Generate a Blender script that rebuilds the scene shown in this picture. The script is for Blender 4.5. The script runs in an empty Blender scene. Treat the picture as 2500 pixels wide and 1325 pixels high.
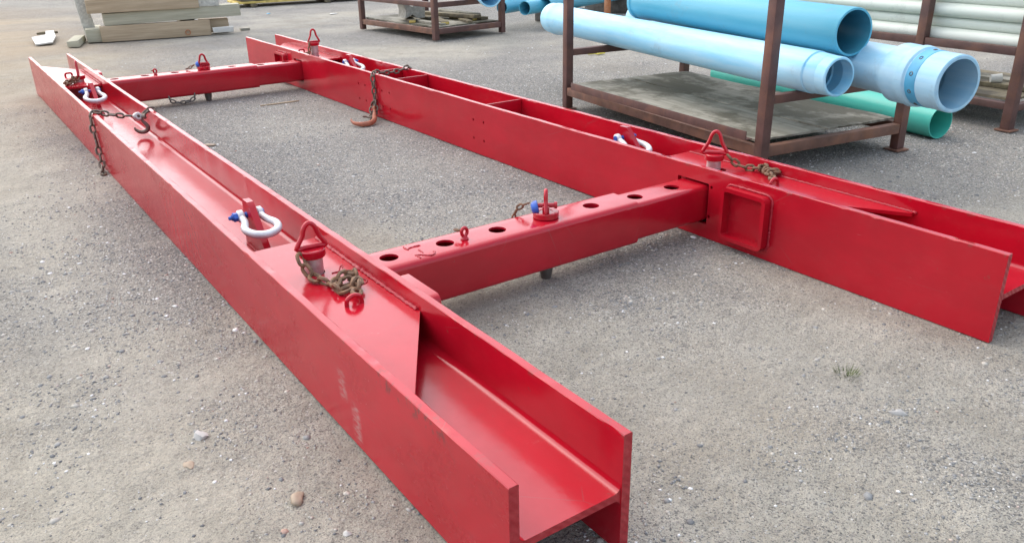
import bpy, bmesh, math, random
import numpy as np
from mathutils import Vector, Matrix
random.seed(7); RNG = np.random.default_rng(11)
SC = bpy.context.scene; COL = SC.collection
R = math.radians

# ------------------------------------------------------------------ camera
cam = bpy.data.cameras.new('camera'); cam.sensor_width = 36; cam.lens = 36*1995.97/2500
cam.clip_start = 0.05; cam.clip_end = 600
co = bpy.data.objects.new('camera', cam); COL.objects.link(co); SC.camera = co
pitch, roll, yaw = 0.403156, -0.0190868, 0.604762
cy, sy, cp, sp = math.cos(yaw), math.sin(yaw), math.cos(pitch), math.sin(pitch)
F = Vector((sy*cp, cy*cp, -sp)); R0 = Vector((cy, -sy, 0)); U0 = R0.cross(F)
RR = math.cos(roll)*R0 + math.sin(roll)*U0; UU = RR.cross(F)
M = Matrix((RR, UU, -F)).transposed().to_4x4(); M.translation = Vector((0, 0, 1.49714))
co.matrix_world = M

# ------------------------------------------------------------------ sky, sun, exposure
SUN_EL, SUN_AZ = R(50), R(-16)
W = bpy.data.worlds.new('World'); SC.world = W; W.use_nodes = True
nt = W.node_tree; nt.nodes.clear()
sky = nt.nodes.new('ShaderNodeTexSky'); sky.sky_type = 'NISHITA'; sky.sun_disc = False
sky.sun_elevation = SUN_EL; sky.sun_rotation = SUN_AZ; sky.dust_density = 4.0; sky.air_density = 1.0; sky.ozone_density = 1.0
hs = nt.nodes.new('ShaderNodeHueSaturation'); hs.inputs['Saturation'].default_value = 0.85
bg = nt.nodes.new('ShaderNodeBackground'); bg.inputs['Strength'].default_value = 0.15
wo = nt.nodes.new('ShaderNodeOutputWorld')
nt.links.new(sky.outputs[0], hs.inputs['Color']); gm = nt.nodes.new('ShaderNodeGamma'); gm.inputs['Gamma'].default_value = 0.6     # thin cloud evens the sky out
nt.links.new(hs.outputs[0], gm.inputs[0]); nt.links.new(gm.outputs[0], bg.inputs[0]); nt.links.new(bg.outputs[0], wo.inputs[0])
sl = bpy.data.lights.new('sun', 'SUN'); sl.energy = 0.5; sl.angle = R(115); sl.color = (1, 0.985, 0.965)
so = bpy.data.objects.new('sun', sl); COL.objects.link(so)
d = Vector((math.sin(SUN_AZ)*math.cos(SUN_EL), math.cos(SUN_AZ)*math.cos(SUN_EL), math.sin(SUN_EL)))
so.rotation_euler = d.to_track_quat('Z', 'Y').to_euler()
vs = SC.view_settings; vs.view_transform = 'Standard'; vs.look = 'None'; vs.gamma = 1; vs.use_curve_mapping = False
vs.exposure = 2.08

# ------------------------------------------------------------------ materials
class NT:
    def __init__(s, name):
        s.m = bpy.data.materials.new(name); s.m.use_nodes = True; s.t = s.m.node_tree; s.t.nodes.clear()
        s.b = s.n('ShaderNodeBsdfPrincipled'); s.o = s.n('ShaderNodeOutputMaterial'); s.l(s.b.outputs[0], s.o.inputs[0])
    def n(s, k, **kw):
        x = s.t.nodes.new(k)
        for a, v in kw.items(): setattr(x, a, v)
        return x
    def l(s, a, b): s.t.links.new(a, b)
    def put(s, sock, v):
        if hasattr(v, 'is_linked') or hasattr(v, 'links'): s.l(v, sock)
        else: sock.default_value = v
    def mix(s, f, a, b, mode='MIX'):
        x = s.n('ShaderNodeMixRGB', blend_type=mode)
        s.put(x.inputs[0], f); s.put(x.inputs[1], a if not isinstance(a, tuple) else (*a, 1)[:4]); s.put(x.inputs[2], b if not isinstance(b, tuple) else (*b, 1)[:4])
        return x.outputs[0]
    def noise(s, sc, vec=None, det=4, rough=.55, out=0):
        x = s.n('ShaderNodeTexNoise'); x.inputs['Scale'].default_value = sc; x.inputs['Detail'].default_value = det; x.inputs['Roughness'].default_value = rough
        if vec is not None: s.l(vec, x.inputs['Vector'])
        return x.outputs[out]
    def ramp(s, v, *stops):
        x = s.n('ShaderNodeValToRGB'); s.l(v, x.inputs[0]); e = x.color_ramp.elements
        while len(e) < len(stops): e.new(.5)
        for i, (p, c) in enumerate(stops):
            e[i].position = p; e[i].color = (c, c, c, 1) if not isinstance(c, tuple) else (*c, 1)
        return x.outputs[0]
    def math(s, op, a, b=0.0, c=0.0):
        x = s.n('ShaderNodeMath', operation=op); s.put(x.inputs[0], a); s.put(x.inputs[1], b); s.put(x.inputs[2], c); return x.outputs[0]
    def pos(s): return s.n('ShaderNodeNewGeometry').outputs['Position']
    def obj(s): return s.n('ShaderNodeTexCoord').outputs['Object']
    def scale(s, v, k):
        x = s.n('ShaderNodeMapping'); s.l(v, x.inputs[0]); x.inputs['Scale'].default_value = k; return x.outputs[0]
    def bump(s, h, st=.3, dist=.01):
        x = s.n('ShaderNodeBump'); x.inputs['Strength'].default_value = st; x.inputs['Distance'].default_value = dist; s.l(h, x.inputs['Height']); s.l(x.outputs[0], s.b.inputs['Normal'])
    def box(s, v, c, h, soft):
        """1 inside the axis-aligned box of centre c and half size h"""
        x = s.n('ShaderNodeSeparateXYZ'); s.l(v, x.inputs[0]); r = None
        for i in range(3):
            dlt = s.math('ABSOLUTE', s.math('SUBTRACT', x.outputs[i], c[i]))
            k = s.n('ShaderNodeMapRange', clamp=True); s.l(dlt, k.inputs[0])
            k.inputs[1].default_value = h[i]+soft; k.inputs[2].default_value = max(h[i]-soft, 0)
            r = k.outputs[0] if r is None else s.math('MULTIPLY', r, k.outputs[0])
        return r
    def set(s, **kw):
        for k, v in kw.items():
            sock = s.b.inputs[k.replace('_', ' ')]
            s.put(sock, (*v, 1) if isinstance(v, tuple) else v)
        return s

def simple(name, col, rough=.6, var=.25, sc=8, metal=0, bump=.15, bsc=60, spec=.5, dirt=None, dirt_amt=.5):
    t = NT(name); v = t.obj()
    n1 = t.noise(sc, v, 5); c = t.mix(t.ramp(n1, (.3, 0), (.7, 1)), tuple(x*(1-var) for x in col), tuple(min(1, x*(1+var)) for x in col))
    if dirt:
        n2 = t.noise(sc*.6, t.scale(v, (1, 1, 1)), 7, .7)
        c = t.mix(t.math('MULTIPLY', t.ramp(n2, (.48, 0), (.66, 1)), dirt_amt), c, dirt)
    t.set(Base_Color=c, Roughness=t.math('ADD', t.math('MULTIPLY', t.noise(sc*3, v), .25), rough-.12), Metallic=metal)
    t.b.inputs['Specular IOR Level'].default_value = spec
    if bump: t.bump(t.noise(bsc, v, 4), bump, .004)
    return t.m

def red_paint():
    t = NT('red_paint'); v = t.pos()
    big = t.noise(1.7, v, 5); mid = t.noise(14, v, 6, .65); fine = t.noise(70, v, 3)
    c = t.mix(t.ramp(big, (.35, 0), (.7, 1)), (.41, .004, .015), (.48, .007, .022))
    # thin chalky dust
    dust = t.math('MULTIPLY', t.ramp(t.noise(5, t.scale(v, (1, 1, 2.2)), 8, .7), (.5, 0), (.8, 1)), .13)
    c = t.mix(dust, c, (.34, .09, .085))
    # faint, uneven duller red on the long side that faces the track
    g = t.n('ShaderNodeNewGeometry'); sx = t.n('ShaderNodeSeparateXYZ'); t.l(v, sx.inputs[0])
    side = t.math('LESS_THAN', sx.outputs[0], .8185)
    c = t.mix(t.math('MULTIPLY', side, t.math('MULTIPLY_ADD', t.noise(3.2, v, 6), .05, .0)), c, (.36, .06, .055))
    # scraped label remains on the near side, and chipped top corner
    sc1 = t.math('MULTIPLY', t.box(v, (.815, 2.12, .185), (.02, .024, .05), .012), t.ramp(t.noise(55, t.scale(v, (1, .5, 1.4)), 5, .7), (.42, 0), (.6, 1)))
    sc2 = t.math('MULTIPLY', t.box(v, (.815, 2.035, .09), (.02, .026, .065), .012), t.ramp(t.noise(55, t.scale(v, (1, .5, 1.4)), 5, .7), (.42, 0), (.62, 1)))
    c = t.mix(t.math('MULTIPLY', t.math('MAXIMUM', sc1, sc2), .5), c, (.42, .36, .34))
    ch = t.math('MULTIPLY', t.box(v, (.815, 1.68, .338), (.03, .20, .02), .012), t.ramp(t.noise(28, t.scale(v, (1, 1, .6)), 6, .75), (.53, 0), (.57, 1)))
    c = t.mix(t.math('MULTIPLY', ch, .8), c, (.12, .03, .03))
    edge = t.math('MULTIPLY', t.box(v, (2, 5.3, .354), (4, 9, .004), .008), t.ramp(t.noise(16, t.scale(v, (1, 1, .5)), 7, .75), (.565, 0), (.60, 1)))
    c = t.mix(t.math('MULTIPLY', edge, .6), c, (.20, .055, .05))
    blot = t.ramp(t.noise(2.6, t.scale(v, (1, .7, 1.5)), 8, .7), (.42, 0), (.62, 1))
    c = t.mix(t.math('MULTIPLY', blot, .5), c, (.31, .004, .013))
    vs_ = t.n('ShaderNodeTexVoronoi', feature='DISTANCE_TO_EDGE'); vs_.inputs['Scale'].default_value = 2.3; t.l(t.scale(v, (1, .55, 1)), vs_.inputs['Vector'])
    hair = t.math('MULTIPLY', t.math('LESS_THAN', vs_.outputs['Distance'], .0022), t.ramp(t.noise(4, v, 4), (.5, 0), (.6, 1)))
    c = t.mix(t.math('MULTIPLY', hair, .5), c, (.30, .05, .055))
    chips = t.math('MULTIPLY', t.ramp(t.noise(38, v, 5, .7), (.675, 0), (.69, 1)), .6)
    c = t.mix(chips, c, (.18, .06, .05))
    # tyre-scuff streaks
    st = t.ramp(t.noise(9, t.scale(v, (.6, 1, 6)), 7, .75), (.66, 0), (.74, 1))
    c = t.mix(t.math('MULTIPLY', st, .18), c, (.55, .35, .33))
    ro = t.math('ADD', t.math('MULTIPLY', mid, .13), .08)
    ro = t.math('ADD', ro, t.math('MULTIPLY', side, .07))
    ro = t.math('ADD', ro, t.math('MULTIPLY', blot, .07))
    t.set(Base_Color=c, Roughness=ro)
    t.b.inputs['Specular IOR Level'].default_value = .52
    h = t.math('ADD', t.math('MULTIPLY', t.noise(6, v, 3), 1.0), t.math('MULTIPLY', fine, .12))
    t.bump(h, .2, .007)
    return t.m

def weld_mat():
    t = NT('painted_weld'); v = t.pos()
    t.set(Base_Color=t.mix(t.noise(60, v, 4), (.28, .006, .018), (.42, .010, .026)), Roughness=.45); t.bump(t.noise(220, v, 3), .5, .003); return t.m
def cut_steel():   # flame-cut faces, ridged
    t = NT('red_cut_face'); v = t.pos()
    w = t.n('ShaderNodeTexWave', wave_type='BANDS', bands_direction='DIAGONAL'); w.inputs['Scale'].default_value = 22; w.inputs['Distortion'].default_value = 3; t.l(v, w.inputs[0])
    c = t.mix(t.ramp(t.noise(30, v, 5), (.4, 0), (.75, 1)), (.33, .007, .016), (.42, .035, .042))
    t.set(Base_Color=c, Roughness=.42); t.bump(t.math('ADD', w.outputs[1], t.noise(40, v, 5)), .5, .004)
    return t.m

def ground_mat():
    t = NT('yard_ground'); v = t.pos()
    at = t.n('ShaderNodeAttribute', attribute_name='gravel'); g = at.outputs['Fac']
    n_big = t.noise(.5, v, 6, .6); n_mid = t.noise(4.2, v, 9, .72); n_f = t.noise(55, v, 7, .78); n_c = t.noise(17, t.scale(v, (1, 1, 1)), 7, .7)
    warm = t.mix(t.ramp(n_mid, (.3, 0), (.72, 1)), (.39, .36, .295), (.66, .62, .53))
    warm = t.mix(t.math('MULTIPLY', t.ramp(t.noise(1.1, v, 6), (.46, 0), (.7, 1)), .5), warm, (.47, .385, .28))
    cold = t.mix(t.ramp(n_mid, (.3, 0), (.7, 1)), (.20, .196, .182), (.43, .415, .375))
    edge = t.math('ADD', g, t.math('MULTIPLY', t.math('SUBTRACT', n_mid, .5), 1.7))
    c = t.mix(t.ramp(edge, (.34, 0), (.68, 1)), warm, cold)
    hs = None
    for sc, lo, amt in ((420, .40, .75), (210, .45, .75), (110, .62, .65)):
        vo = t.n('ShaderNodeTexVoronoi'); vo.inputs['Scale'].default_value = sc; t.l(v, vo.inputs['Vector'])
        sp_ = t.n('ShaderNodeSeparateColor'); t.l(vo.outputs['Color'], sp_.inputs[0])
        col = t.ramp(sp_.outputs[0], (0, (.055, .06, .066)), (.35, (.16, .162, .165)), (.62, (.33, .315, .29)), (.86, (.45, .40, .335)), (.96, (.62, .60, .56)), (1, (.85, .84, .82)))
        msk = t.math('GREATER_THAN', t.math('ADD', sp_.outputs[1], t.math('MULTIPLY', g, .60)), lo+.36)
        c = t.mix(t.math('MULTIPLY', msk, amt), c, col)
        hh = t.math('MULTIPLY', t.math('MULTIPLY', t.math('SUBTRACT', 1, vo.outputs['Distance']), msk), 45/sc)
        hs = hh if hs is None else t.math('ADD', hs, hh)
    c = t.mix(t.math('MULTIPLY', t.ramp(n_f, (.35, 1), (.62, 0)), .30), c, (.15, .138, .12))
    # pale dry crust and brownish damp patches
    c = t.mix(t.math('MULTIPLY', t.ramp(n_big, (.47, 0), (.66, 1)), .38), c, (.47, .435, .375))
    c = t.mix(t.math('MULTIPLY', t.ramp(t.noise(.85, t.scale(v, (1.6, .55, 1)), 7, .66), (.52, 0), (.68, 1)), .36), c, (.22, .195, .16))
    c = t.mix(t.math('MULTIPLY', t.ramp(n_c, (.56, 0), (.70, 1)), .28), c, (.50, .46, .40))
    du = t.math('MULTIPLY', t.n('ShaderNodeAttribute', attribute_name='dust').outputs['Fac'], t.ramp(n_mid, (.30, .25), (.6, 1)))
    c = t.mix(t.math('MULTIPLY', du, .62), c, t.mix(n_c, (.50, .44, .34), (.74, .69, .58)))
    tn = t.n('ShaderNodeAttribute', attribute_name='tan').outputs['Fac']
    c = t.mix(t.math('MULTIPLY', tn, .75), c, t.mix(n_mid, (.38, .285, .185), (.58, .47, .34)))
    t.set(Base_Color=c, Roughness=.95); t.b.inputs['Specular IOR Level'].default_value = .2
    clod = t.math('MULTIPLY', t.math('SUBTRACT', 1.15, g), n_c)
    h = t.math('ADD', t.math('ADD', t.math('MULTIPLY', n_f, .8), t.math('MULTIPLY', clod, 4.2)), t.math('ADD', t.math('MULTIPLY', n_mid, 1.5), hs))
    t.bump(h, .85, .014)
    return t.m

def stone_mat():
    t = NT('gravel_stone'); v = t.pos()
    r = t.n('ShaderNodeNewGeometry').outputs['Random Per Island']
    c = t.ramp(r, (0, (.085, .095, .105)), (.3, (.19, .20, .205)), (.52, (.31, .31, .30)), (.72, (.45, .42, .365)), (.9, (.56, .52, .45)), (.93, (.40, .23, .17)), (.945, (.88, .88, .87)))
    c = t.mix(.25, c, t.ramp(t.noise(150, v, 4), (.3, (.18, .18, .175)), (.7, (.50, .47, .43))))
    t.set(Base_Color=c, Roughness=.85); return t.m

def wood(name, a, b, stain=None, rough=.8, axis=1, gs=1.0):
    t = NT(name); v = t.obj(); k = [18*gs, 18*gs, 18*gs]; k[axis] = 1.1*gs
    g = t.noise(1.6, t.scale(v, tuple(k)), 8, .65)
    c = t.mix(t.ramp(g, (.3, 0), (.72, 1)), a, b)
    if stain:
        c = t.mix(t.math('MULTIPLY', t.ramp(t.noise(2.4, t.scale(v, (1, .75, 1)), 9, .68), (.45, 0), (.56, 1)), .85), c, stain)
    t.set(Base_Color=c, Roughness=rough); t.b.inputs['Specular IOR Level'].default_value = .3; t.bump(g, .4, .004)
    return t.m

def pvc(name, a, fade, grime=(.20, .20, .18), rough=.38, f=.5):
    """plastic pipe: factory colour bleached on the upper side by years of sun, with scratches along it (local Z is the pipe axis)"""
    t = NT(name); v = t.obj()
    st = t.noise(2.2, t.scale(v, (6, 6, .7)), 6, .65)
    c = t.mix(t.math('MULTIPLY', t.ramp(st, (.36, 0), (.68, 1)), f), a, fade)
    sc_ = t.ramp(t.noise(7, t.scale(v, (7, 7, .5)), 8, .75), (.62, 0), (.72, 1))
    c = t.mix(t.math('MULTIPLY', sc_, .5), c, tuple(x*.55 for x in a))
    gr = t.ramp(t.noise(5, v, 8, .7), (.56, 0), (.75, 1))
    c = t.mix(t.math('MULTIPLY', gr, .42), c, grime)
    t.set(Base_Color=c, Roughness=t.math('MULTIPLY_ADD', st, .25, rough-.1)); t.bump(t.noise(25, v, 3), .06, .003)
    return t.m

MT = {}
MT['red'] = red_paint(); MT['cut'] = cut_steel(); MT['weld'] = weld_mat()
MT['ground'] = ground_mat(); MT['stone'] = stone_mat()
MT['rust'] = simple('rusty_chain', (.175, .10, .058), .75, .5, 40, dirt=(.25, .12, .05), dirt_amt=.6, bump=.4, bsc=250)
MT['chain'] = simple('dark_chain', (.13, .105, .085), .5, .4, 30, metal=.4, dirt=(.20, .12, .07), bump=.3, bsc=200)
MT['hook'] = simple('hook_steel', (.19, .155, .13), .5, .3, 20, metal=.35, dirt=(.22, .13, .08), bump=.25, bsc=120)
MT['orange'] = simple('orange_hook_paint', (.38, .125, .07), .7, .3, 22, dirt=(.17, .10, .07), dirt_amt=.85, bump=.3, bsc=120)
MT['galv'] = simple('galvanised_white', (.66, .68, .70), .45, .14, 22, metal=.2, bump=.25, bsc=140, dirt=(.42, .41, .40), dirt_amt=.35)
MT['blue'] = simple('blue_pin_paint', (.03, .10, .42), .45, .3, 30, bump=.1)
MT['bare'] = simple('bare_pin_steel', (.52, .47, .455), .36, .25, 18, metal=.5, dirt=(.40, .12, .12), dirt_amt=.45, bump=.12)
MT['dark'] = simple('dark_steel_and_shadow', (.13, .12, .11), .55, .3, 18, metal=.4)
MT['brown'] = simple('brown_rack_paint', (.105, .050, .042), .55, .3, 7, dirt=(.20, .085, .045), dirt_amt=.55, bump=.25, bsc=50)
MT['brown_b'] = simple('rusty_rack_steel', (.15, .075, .052), .7, .35, 9, dirt=(.24, .105, .055), dirt_amt=.7, bump=.3, bsc=50)
MT['ply'] = wood('weathered_plywood', (.22, .205, .165), (.41, .385, .32), (.10, .092, .065), .85, 1, .7)
MT['timber'] = wood('sawn_timber', (.34, .255, .165), (.52, .41, .285), None, .8, 0)
MT['timber_b'] = wood('green_grey_timber', (.36, .34, .255), (.51, .485, .375), None, .8, 0)
MT['plank'] = wood('old_plank', (.14, .115, .075), (.27, .225, .14), (.07, .06, .045), .85, 0)
MT['yellow'] = simple('yellow_board_edge', (.66, .50, .14), .7, .3, 12, dirt=(.25, .17, .07))
MT['cream'] = simple('cream_board', (.66, .62, .42), .6, .12, 5)
MT['concrete'] = simple('pale_concrete', (.50, .49, .44), .9, .25, 25, dirt=(.30, .29, .26), bump=.5, bsc=40)
MT['block'] = simple('grey_block', (.30, .29, .255), .85, .25, 20, dirt=(.2, .19, .17), bump=.4)
MT['white'] = simple('white_offcut', (.62, .61, .57), .7, .1, 14, dirt=(.45, .42, .38), dirt_amt=.4)
MT['lightblue'] = pvc('sun_faded_blue_pvc', (.26, .63, .86), (.54, .77, .88), f=.6)
MT['pale'] = pvc('pale_blue_pvc', (.27, .53, .71), (.45, .66, .78), f=.8)
MT['bluepipe'] = pvc('blue_pvc', (.07, .38, .53), (.17, .46, .60), f=.4)
MT['greenpipe'] = pvc('green_pvc', (.055, .46, .37), (.12, .53, .43), f=.4)
MT['whitepipe'] = pvc('white_pvc', (.62, .66, .59), (.70, .74, .67), rough=.35)
MT['band'] = simple('blue_band', (.07, .34, .56), .45, .15, 10)
MT['grass'] = simple('dry_green_grass', (.10, .125, .045), .8, .3, 50, bump=0)
MT['grime'] = simple('dried_mud', (.26, .22, .17), .9, .3, 30)
MT['pebble'] = simple('tan_pebble', (.36, .28, .205), .7, .12, 25)
MT['pebble_w'] = simple('pale_stone', (.50, .48, .45), .75, .15, 40)
MT['pebble_g'] = simple('grey_stone', (.36, .355, .34), .8, .2, 40)
MT['yplastic'] = simple('yellow_plastic', (.62, .52, .04), .5, .1, 20)
MT['strap'] = simple('olive_strap', (.36, .33, .08), .7, .2, 20)
MT['rustpost'] = simple('orange_rust', (.36, .135, .05), .8, .3, 14, dirt=(.5, .3, .2))

# ------------------------------------------------------------------ object helpers
def tag(o, label, cat, group=None, kind=None):
    if label: o['label'] = label
    if cat: o['category'] = cat
    if group: o['group'] = group
    if kind: o['kind'] = kind
    return o
def thing(name, loc, rz, label, cat, group=None):
    o = bpy.data.objects.new(name, None); COL.objects.link(o); o.location = loc; o.rotation_euler = (0, 0, rz); o.empty_display_size = .05
    return tag(o, label, cat, group)
def link(name, me, mat=None, parent=None, smooth=False):
    if mat is not None:
        for m_ in (mat if isinstance(mat, (list, tuple)) else [mat]): me.materials.append(m_)
    if smooth:
        for p in me.polygons: p.use_smooth = True
    o = bpy.data.objects.new(name, me); COL.objects.link(o)
    if parent: o.parent = parent
    return o
def mesh(name, V, Fc):
    me = bpy.data.meshes.new(name); me.from_pydata([tuple(v) for v in V], [], Fc); me.update()
    bm = bmesh.new(); bm.from_mesh(me); bmesh.ops.recalc_face_normals(bm, faces=bm.faces); bm.to_mesh(me); bm.free(); return me
def bm_mesh(name, bm, recalc=True):
    if recalc: bmesh.ops.recalc_face_normals(bm, faces=bm.faces)
    me = bpy.data.meshes.new(name); bm.to_mesh(me); bm.free(); return me
def autosmooth(me, ang=35):
    for p in me.polygons: p.use_smooth = True
    me.set_sharp_from_angle(angle=R(ang)); return me
def add_box(bm, c, s, bev=0.0, rot=None, jit=0.0):
    r = bmesh.ops.create_cube(bm, size=1); vs_ = r['verts']
    mm = Matrix.Translation(c) @ (rot.to_4x4() if rot else Matrix.Identity(4)) @ Matrix.Diagonal((*s, 1))
    bmesh.ops.transform(bm, matrix=mm, verts=vs_)
    if jit:
        for v in vs_: v.co += Vector([random.uniform(-jit, jit) for _ in range(3)])
    if bev:
        es = list({e for v in vs_ for e in v.link_edges}); bmesh.ops.bevel(bm, geom=es, offset=bev, segments=2, affect='EDGES', profile=.6)
def box_obj(name, c, s, mat, parent=None, bev=.004, rot=None, jit=0.0):
    bm = bmesh.new(); add_box(bm, (0, 0, 0), s, bev, None, jit); o = link(name, autosmooth(bm_mesh(name, bm)), mat, parent)
    o.location = c
    if rot: o.rotation_euler = rot.to_euler() if hasattr(rot, 'to_euler') else rot
    return o
def frames(P):
    P = [Vector(p) for p in P]; T = []
    for i in range(len(P)):
        a = P[max(i-1, 0)]; b = P[min(i+1, len(P)-1)]; T.append((b-a).normalized())
    n = T[0].orthogonal().normalized(); out = []
    for i, t in enumerate(T):
        if i: 
            n = T[i-1].rotation_difference(t) @ n
            n = (n - t*n.dot(t)).normalized()
        out.append((P[i], t, n, t.cross(n)))
    return out
def tube_mesh(name, P, rad, seg=8, closed=False, cap=True):
    n = len(P); rads = rad if hasattr(rad, '__len__') else [rad]*n
    V, Fc = [], []
    if closed:
        Pc = [Vector(p) for p in P]; fr = frames([Pc[-1]]+Pc+[Pc[0]])[1:-1]
    else: fr = frames(P)
    for (p, t, u, w), r in zip(fr, rads):
        for k in range(seg):
            a = 2*math.pi*k/seg; V.append(p+u*(r*math.cos(a))+w*(r*math.sin(a)))
    m = n if closed else n-1
    for i in range(m):
        j = (i+1) % n
        for k in range(seg):
            k2 = (k+1) % seg; Fc.append((i*seg+k, i*seg+k2, j*seg+k2, j*seg+k))
    if cap and not closed: Fc.append(tuple(range(seg))[::-1]); Fc.append(tuple(range((n-1)*seg, n*seg)))
    return autosmooth(mesh(name, V, Fc), 50)
def smooth_path(P, n=6, closed=False):
    P = [Vector(p) for p in P]; out = []; N = len(P)
    for i in range(N if closed else N-1):
        g = (lambda k: P[k % N]) if closed else (lambda k: P[min(max(k, 0), N-1)])
        p0, p1, p2, p3 = g(i-1), g(i), g(i+1), g(i+2)
        for k in range(n):
            t = k/n; out.append(.5*((2*p1)+(p2-p0)*t+(2*p0-5*p1+4*p2-p3)*t*t+(3*p1-p0-3*p2+p3)*t**3))
    if not closed: out.append(P[-1])
    return out
def lathe(name, prof, seg=40, closed=False):
    V, Fc = [], []; n = len(prof)
    for r, z in prof:
        for k in range(seg): a = 2*math.pi*k/seg; V.append((r*math.cos(a), r*math.sin(a), z))
    for i in range(n if closed else n-1):
        j = (i+1) % n
        for k in range(seg): k2 = (k+1) % seg; Fc.append((i*seg+k, i*seg+k2, j*seg+k2, j*seg+k))
    if not closed:
        if prof[0][0] > 1e-6: Fc.append(tuple(range(seg))[::-1])
        if prof[-1][0] > 1e-6: Fc.append(tuple(range((n-1)*seg, n*seg)))
    return autosmooth(mesh(name, V, Fc), 32)
def prism_mesh(name, poly, z0, z1, bev=0.0):
    n = len(poly); V = [(x, y, z0) for x, y in poly]+[(x, y, z1) for x, y in poly]
    Fc = [tuple(range(n))[::-1], tuple(range(n, 2*n))]+[(i, (i+1) % n, n+(i+1) % n, n+i) for i in range(n)]
    me = mesh(name, V, Fc)
    if bev:
        bm = bmesh.new(); bm.from_mesh(me); bmesh.ops.bevel(bm, geom=list(bm.edges), offset=bev, segments=2, affect='EDGES'); me2 = bm_mesh(name, bm); return autosmooth(me2)
    return me
def sweep(name, prof, ys, jitter=None, cap=True):
    """profile in x,z swept along y; jitter(vertex index in the profile, y) -> (dx, dz)"""
    n = len(prof); V, Fc = [], []
    for y in ys:
        for k, (x, z) in enumerate(prof):
            dx, dz = jitter(k, y) if jitter else (0, 0); V.append((x+dx, y, z+dz))
    for i in range(len(ys)-1):
        for k in range(n): k2 = (k+1) % n; Fc.append((i*n+k, i*n+k2, (i+1)*n+k2, (i+1)*n+k))
    if cap: Fc.append(tuple(range(n))); Fc.append(tuple(range((len(ys)-1)*n, len(ys)*n))[::-1])
    return mesh(name, V, Fc)
def boolean(me, cutters):
    """difference with a list of meshes (all in the same local space)"""
    bm = bmesh.new()
    for c in cutters: bm.from_mesh(c)
    bmesh.ops.recalc_face_normals(bm, faces=bm.faces)
    cm = bpy.data.meshes.new('cutter'); bm.to_mesh(cm); bm.free()
    a = bpy.data.objects.new('tmp_a', me); b = bpy.data.objects.new('tmp_b', cm); COL.objects.link(a); COL.objects.link(b)
    md = a.modifiers.new('b', 'BOOLEAN'); md.operation = 'DIFFERENCE'; md.object = b; md.solver = 'EXACT'
    dg = bpy.context.evaluated_depsgraph_get(); out = bpy.data.meshes.new_from_object(a.evaluated_get(dg))
    for o in (a, b): bpy.data.objects.remove(o)
    bpy.data.meshes.remove(cm); return out
def cyl_mesh(c, r, h, axis='Z', seg=28):
    bm = bmesh.new(); mm = Matrix.Translation(c)
    if axis == 'X': mm = mm @ Matrix.Rotation(math.pi/2, 4, 'Y')
    bmesh.ops.create_cone(bm, cap_ends=True, segments=seg, radius1=r, radius2=r, depth=h, matrix=mm); return bm_mesh('cut', bm)
def cube_mesh(c, s, bev=0):
    bm = bmesh.new(); add_box(bm, c, s, bev); return bm_mesh('cut', bm)
def mirror_x(me):
    for v in me.vertices: v.co.x = -v.co.x
    me.flip_normals(); me.update(); return me
def rrect(w, h, r, n=5):
    out = []
    for cx, cy_, a0 in ((w/2-r, h/2-r, 0), (-w/2+r, h/2-r, 90), (-w/2+r, -h/2+r, 180), (w/2-r, -h/2+r, 270)):
        for k in range(n+1): a = R(a0+90*k/n); out.append((cx+r*math.cos(a), cy_+r*math.sin(a)))
    return out
def hollow(name, w, h, r, t, y0, y1, both=True):
    """hollow rounded square tube along y, profile in x,z"""
    o = rrect(w, h, r); i = rrect(w-2*t, h-2*t, max(r-t, .004)); n = len(o)
    V = [(x, y, z) for y in (y0, y1) for (x, z) in o]+[(x, y, z) for y in (y0, y1) for (x, z) in i]; Fc = []
    for k in range(n):
        k2 = (k+1) % n
        Fc += [(k, k2, n+k2, n+k), (2*n+k, 3*n+k, 3*n+k2, 2*n+k2), (k, 2*n+k, 2*n+k2, k2), (n+k, n+k2, 3*n+k2, 3*n+k)]
    return mesh(name, V, Fc)

# ------------------------------------------------------------------ ground
def vnoise(x, y, seed):
    r = np.random.default_rng(seed); T = r.random((256, 256))
    xi = np.floor(x).astype(int); yi = np.floor(y).astype(int); fx = x-xi; fy = y-yi
    fx = fx*fx*(3-2*fx); fy = fy*fy*(3-2*fy)
    g = lambda a, b: T[a & 255, b & 255]
    return (g(xi, yi)*(1-fx)+g(xi+1, yi)*fx)*(1-fy)+(g(xi, yi+1)*(1-fx)+g(xi+1, yi+1)*fx)*fy
def fbm(x, y, s, seed, o=4):
    v = 0; a = 1; tt = 0
    for k in range(o): v = v+a*vnoise(x*s*2**k+17.3*k, y*s*2**k+5.1*k, seed+k); tt += a; a *= .5
    return v/tt
def gravel_map(x, y):
    g = fbm(x, y, .62, 3, 5)
    g = (g-.47)*3.6+.40
    g = g+.62*np.clip((x-1.15)/1.5, -1.0, .62)          # the track on the left is sandy, the stacking side stony
    g = g+.12*np.exp(-((x-.72)/.16)**2)*((y > .5) & (y < 9.5))        # loose gravel swept along the beam
    return np.clip(g, 0, 1)
def ground_h(x, y):
    h = -.016*fbm(x, y, .55, 21, 3)-.008*fbm(x, y, 3.1, 31, 3)
    # shallow wheel tracks on the left
    for xc, w in ((-.25, .22), (-1.7, .25)):
        h = h-.014*np.exp(-((x-xc-.12*np.sin(y*.6))/w)**2)
    h = h-.006*fbm(x, y, 12, 51, 2)*(x < .7)
    return np.minimum(h+.008, -.002)
gx = np.concatenate([np.arange(-4, 10.01, .045)]); gy = np.concatenate([np.arange(.2, 20.01, .05)])
X, Y = np.meshgrid(gx, gy); Z = ground_h(X, Y)
nx, ny = len(gx), len(gy)
V = np.stack([X.ravel(), Y.ravel(), Z.ravel()], 1)
idx = np.arange(nx*ny).reshape(ny, nx)
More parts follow.
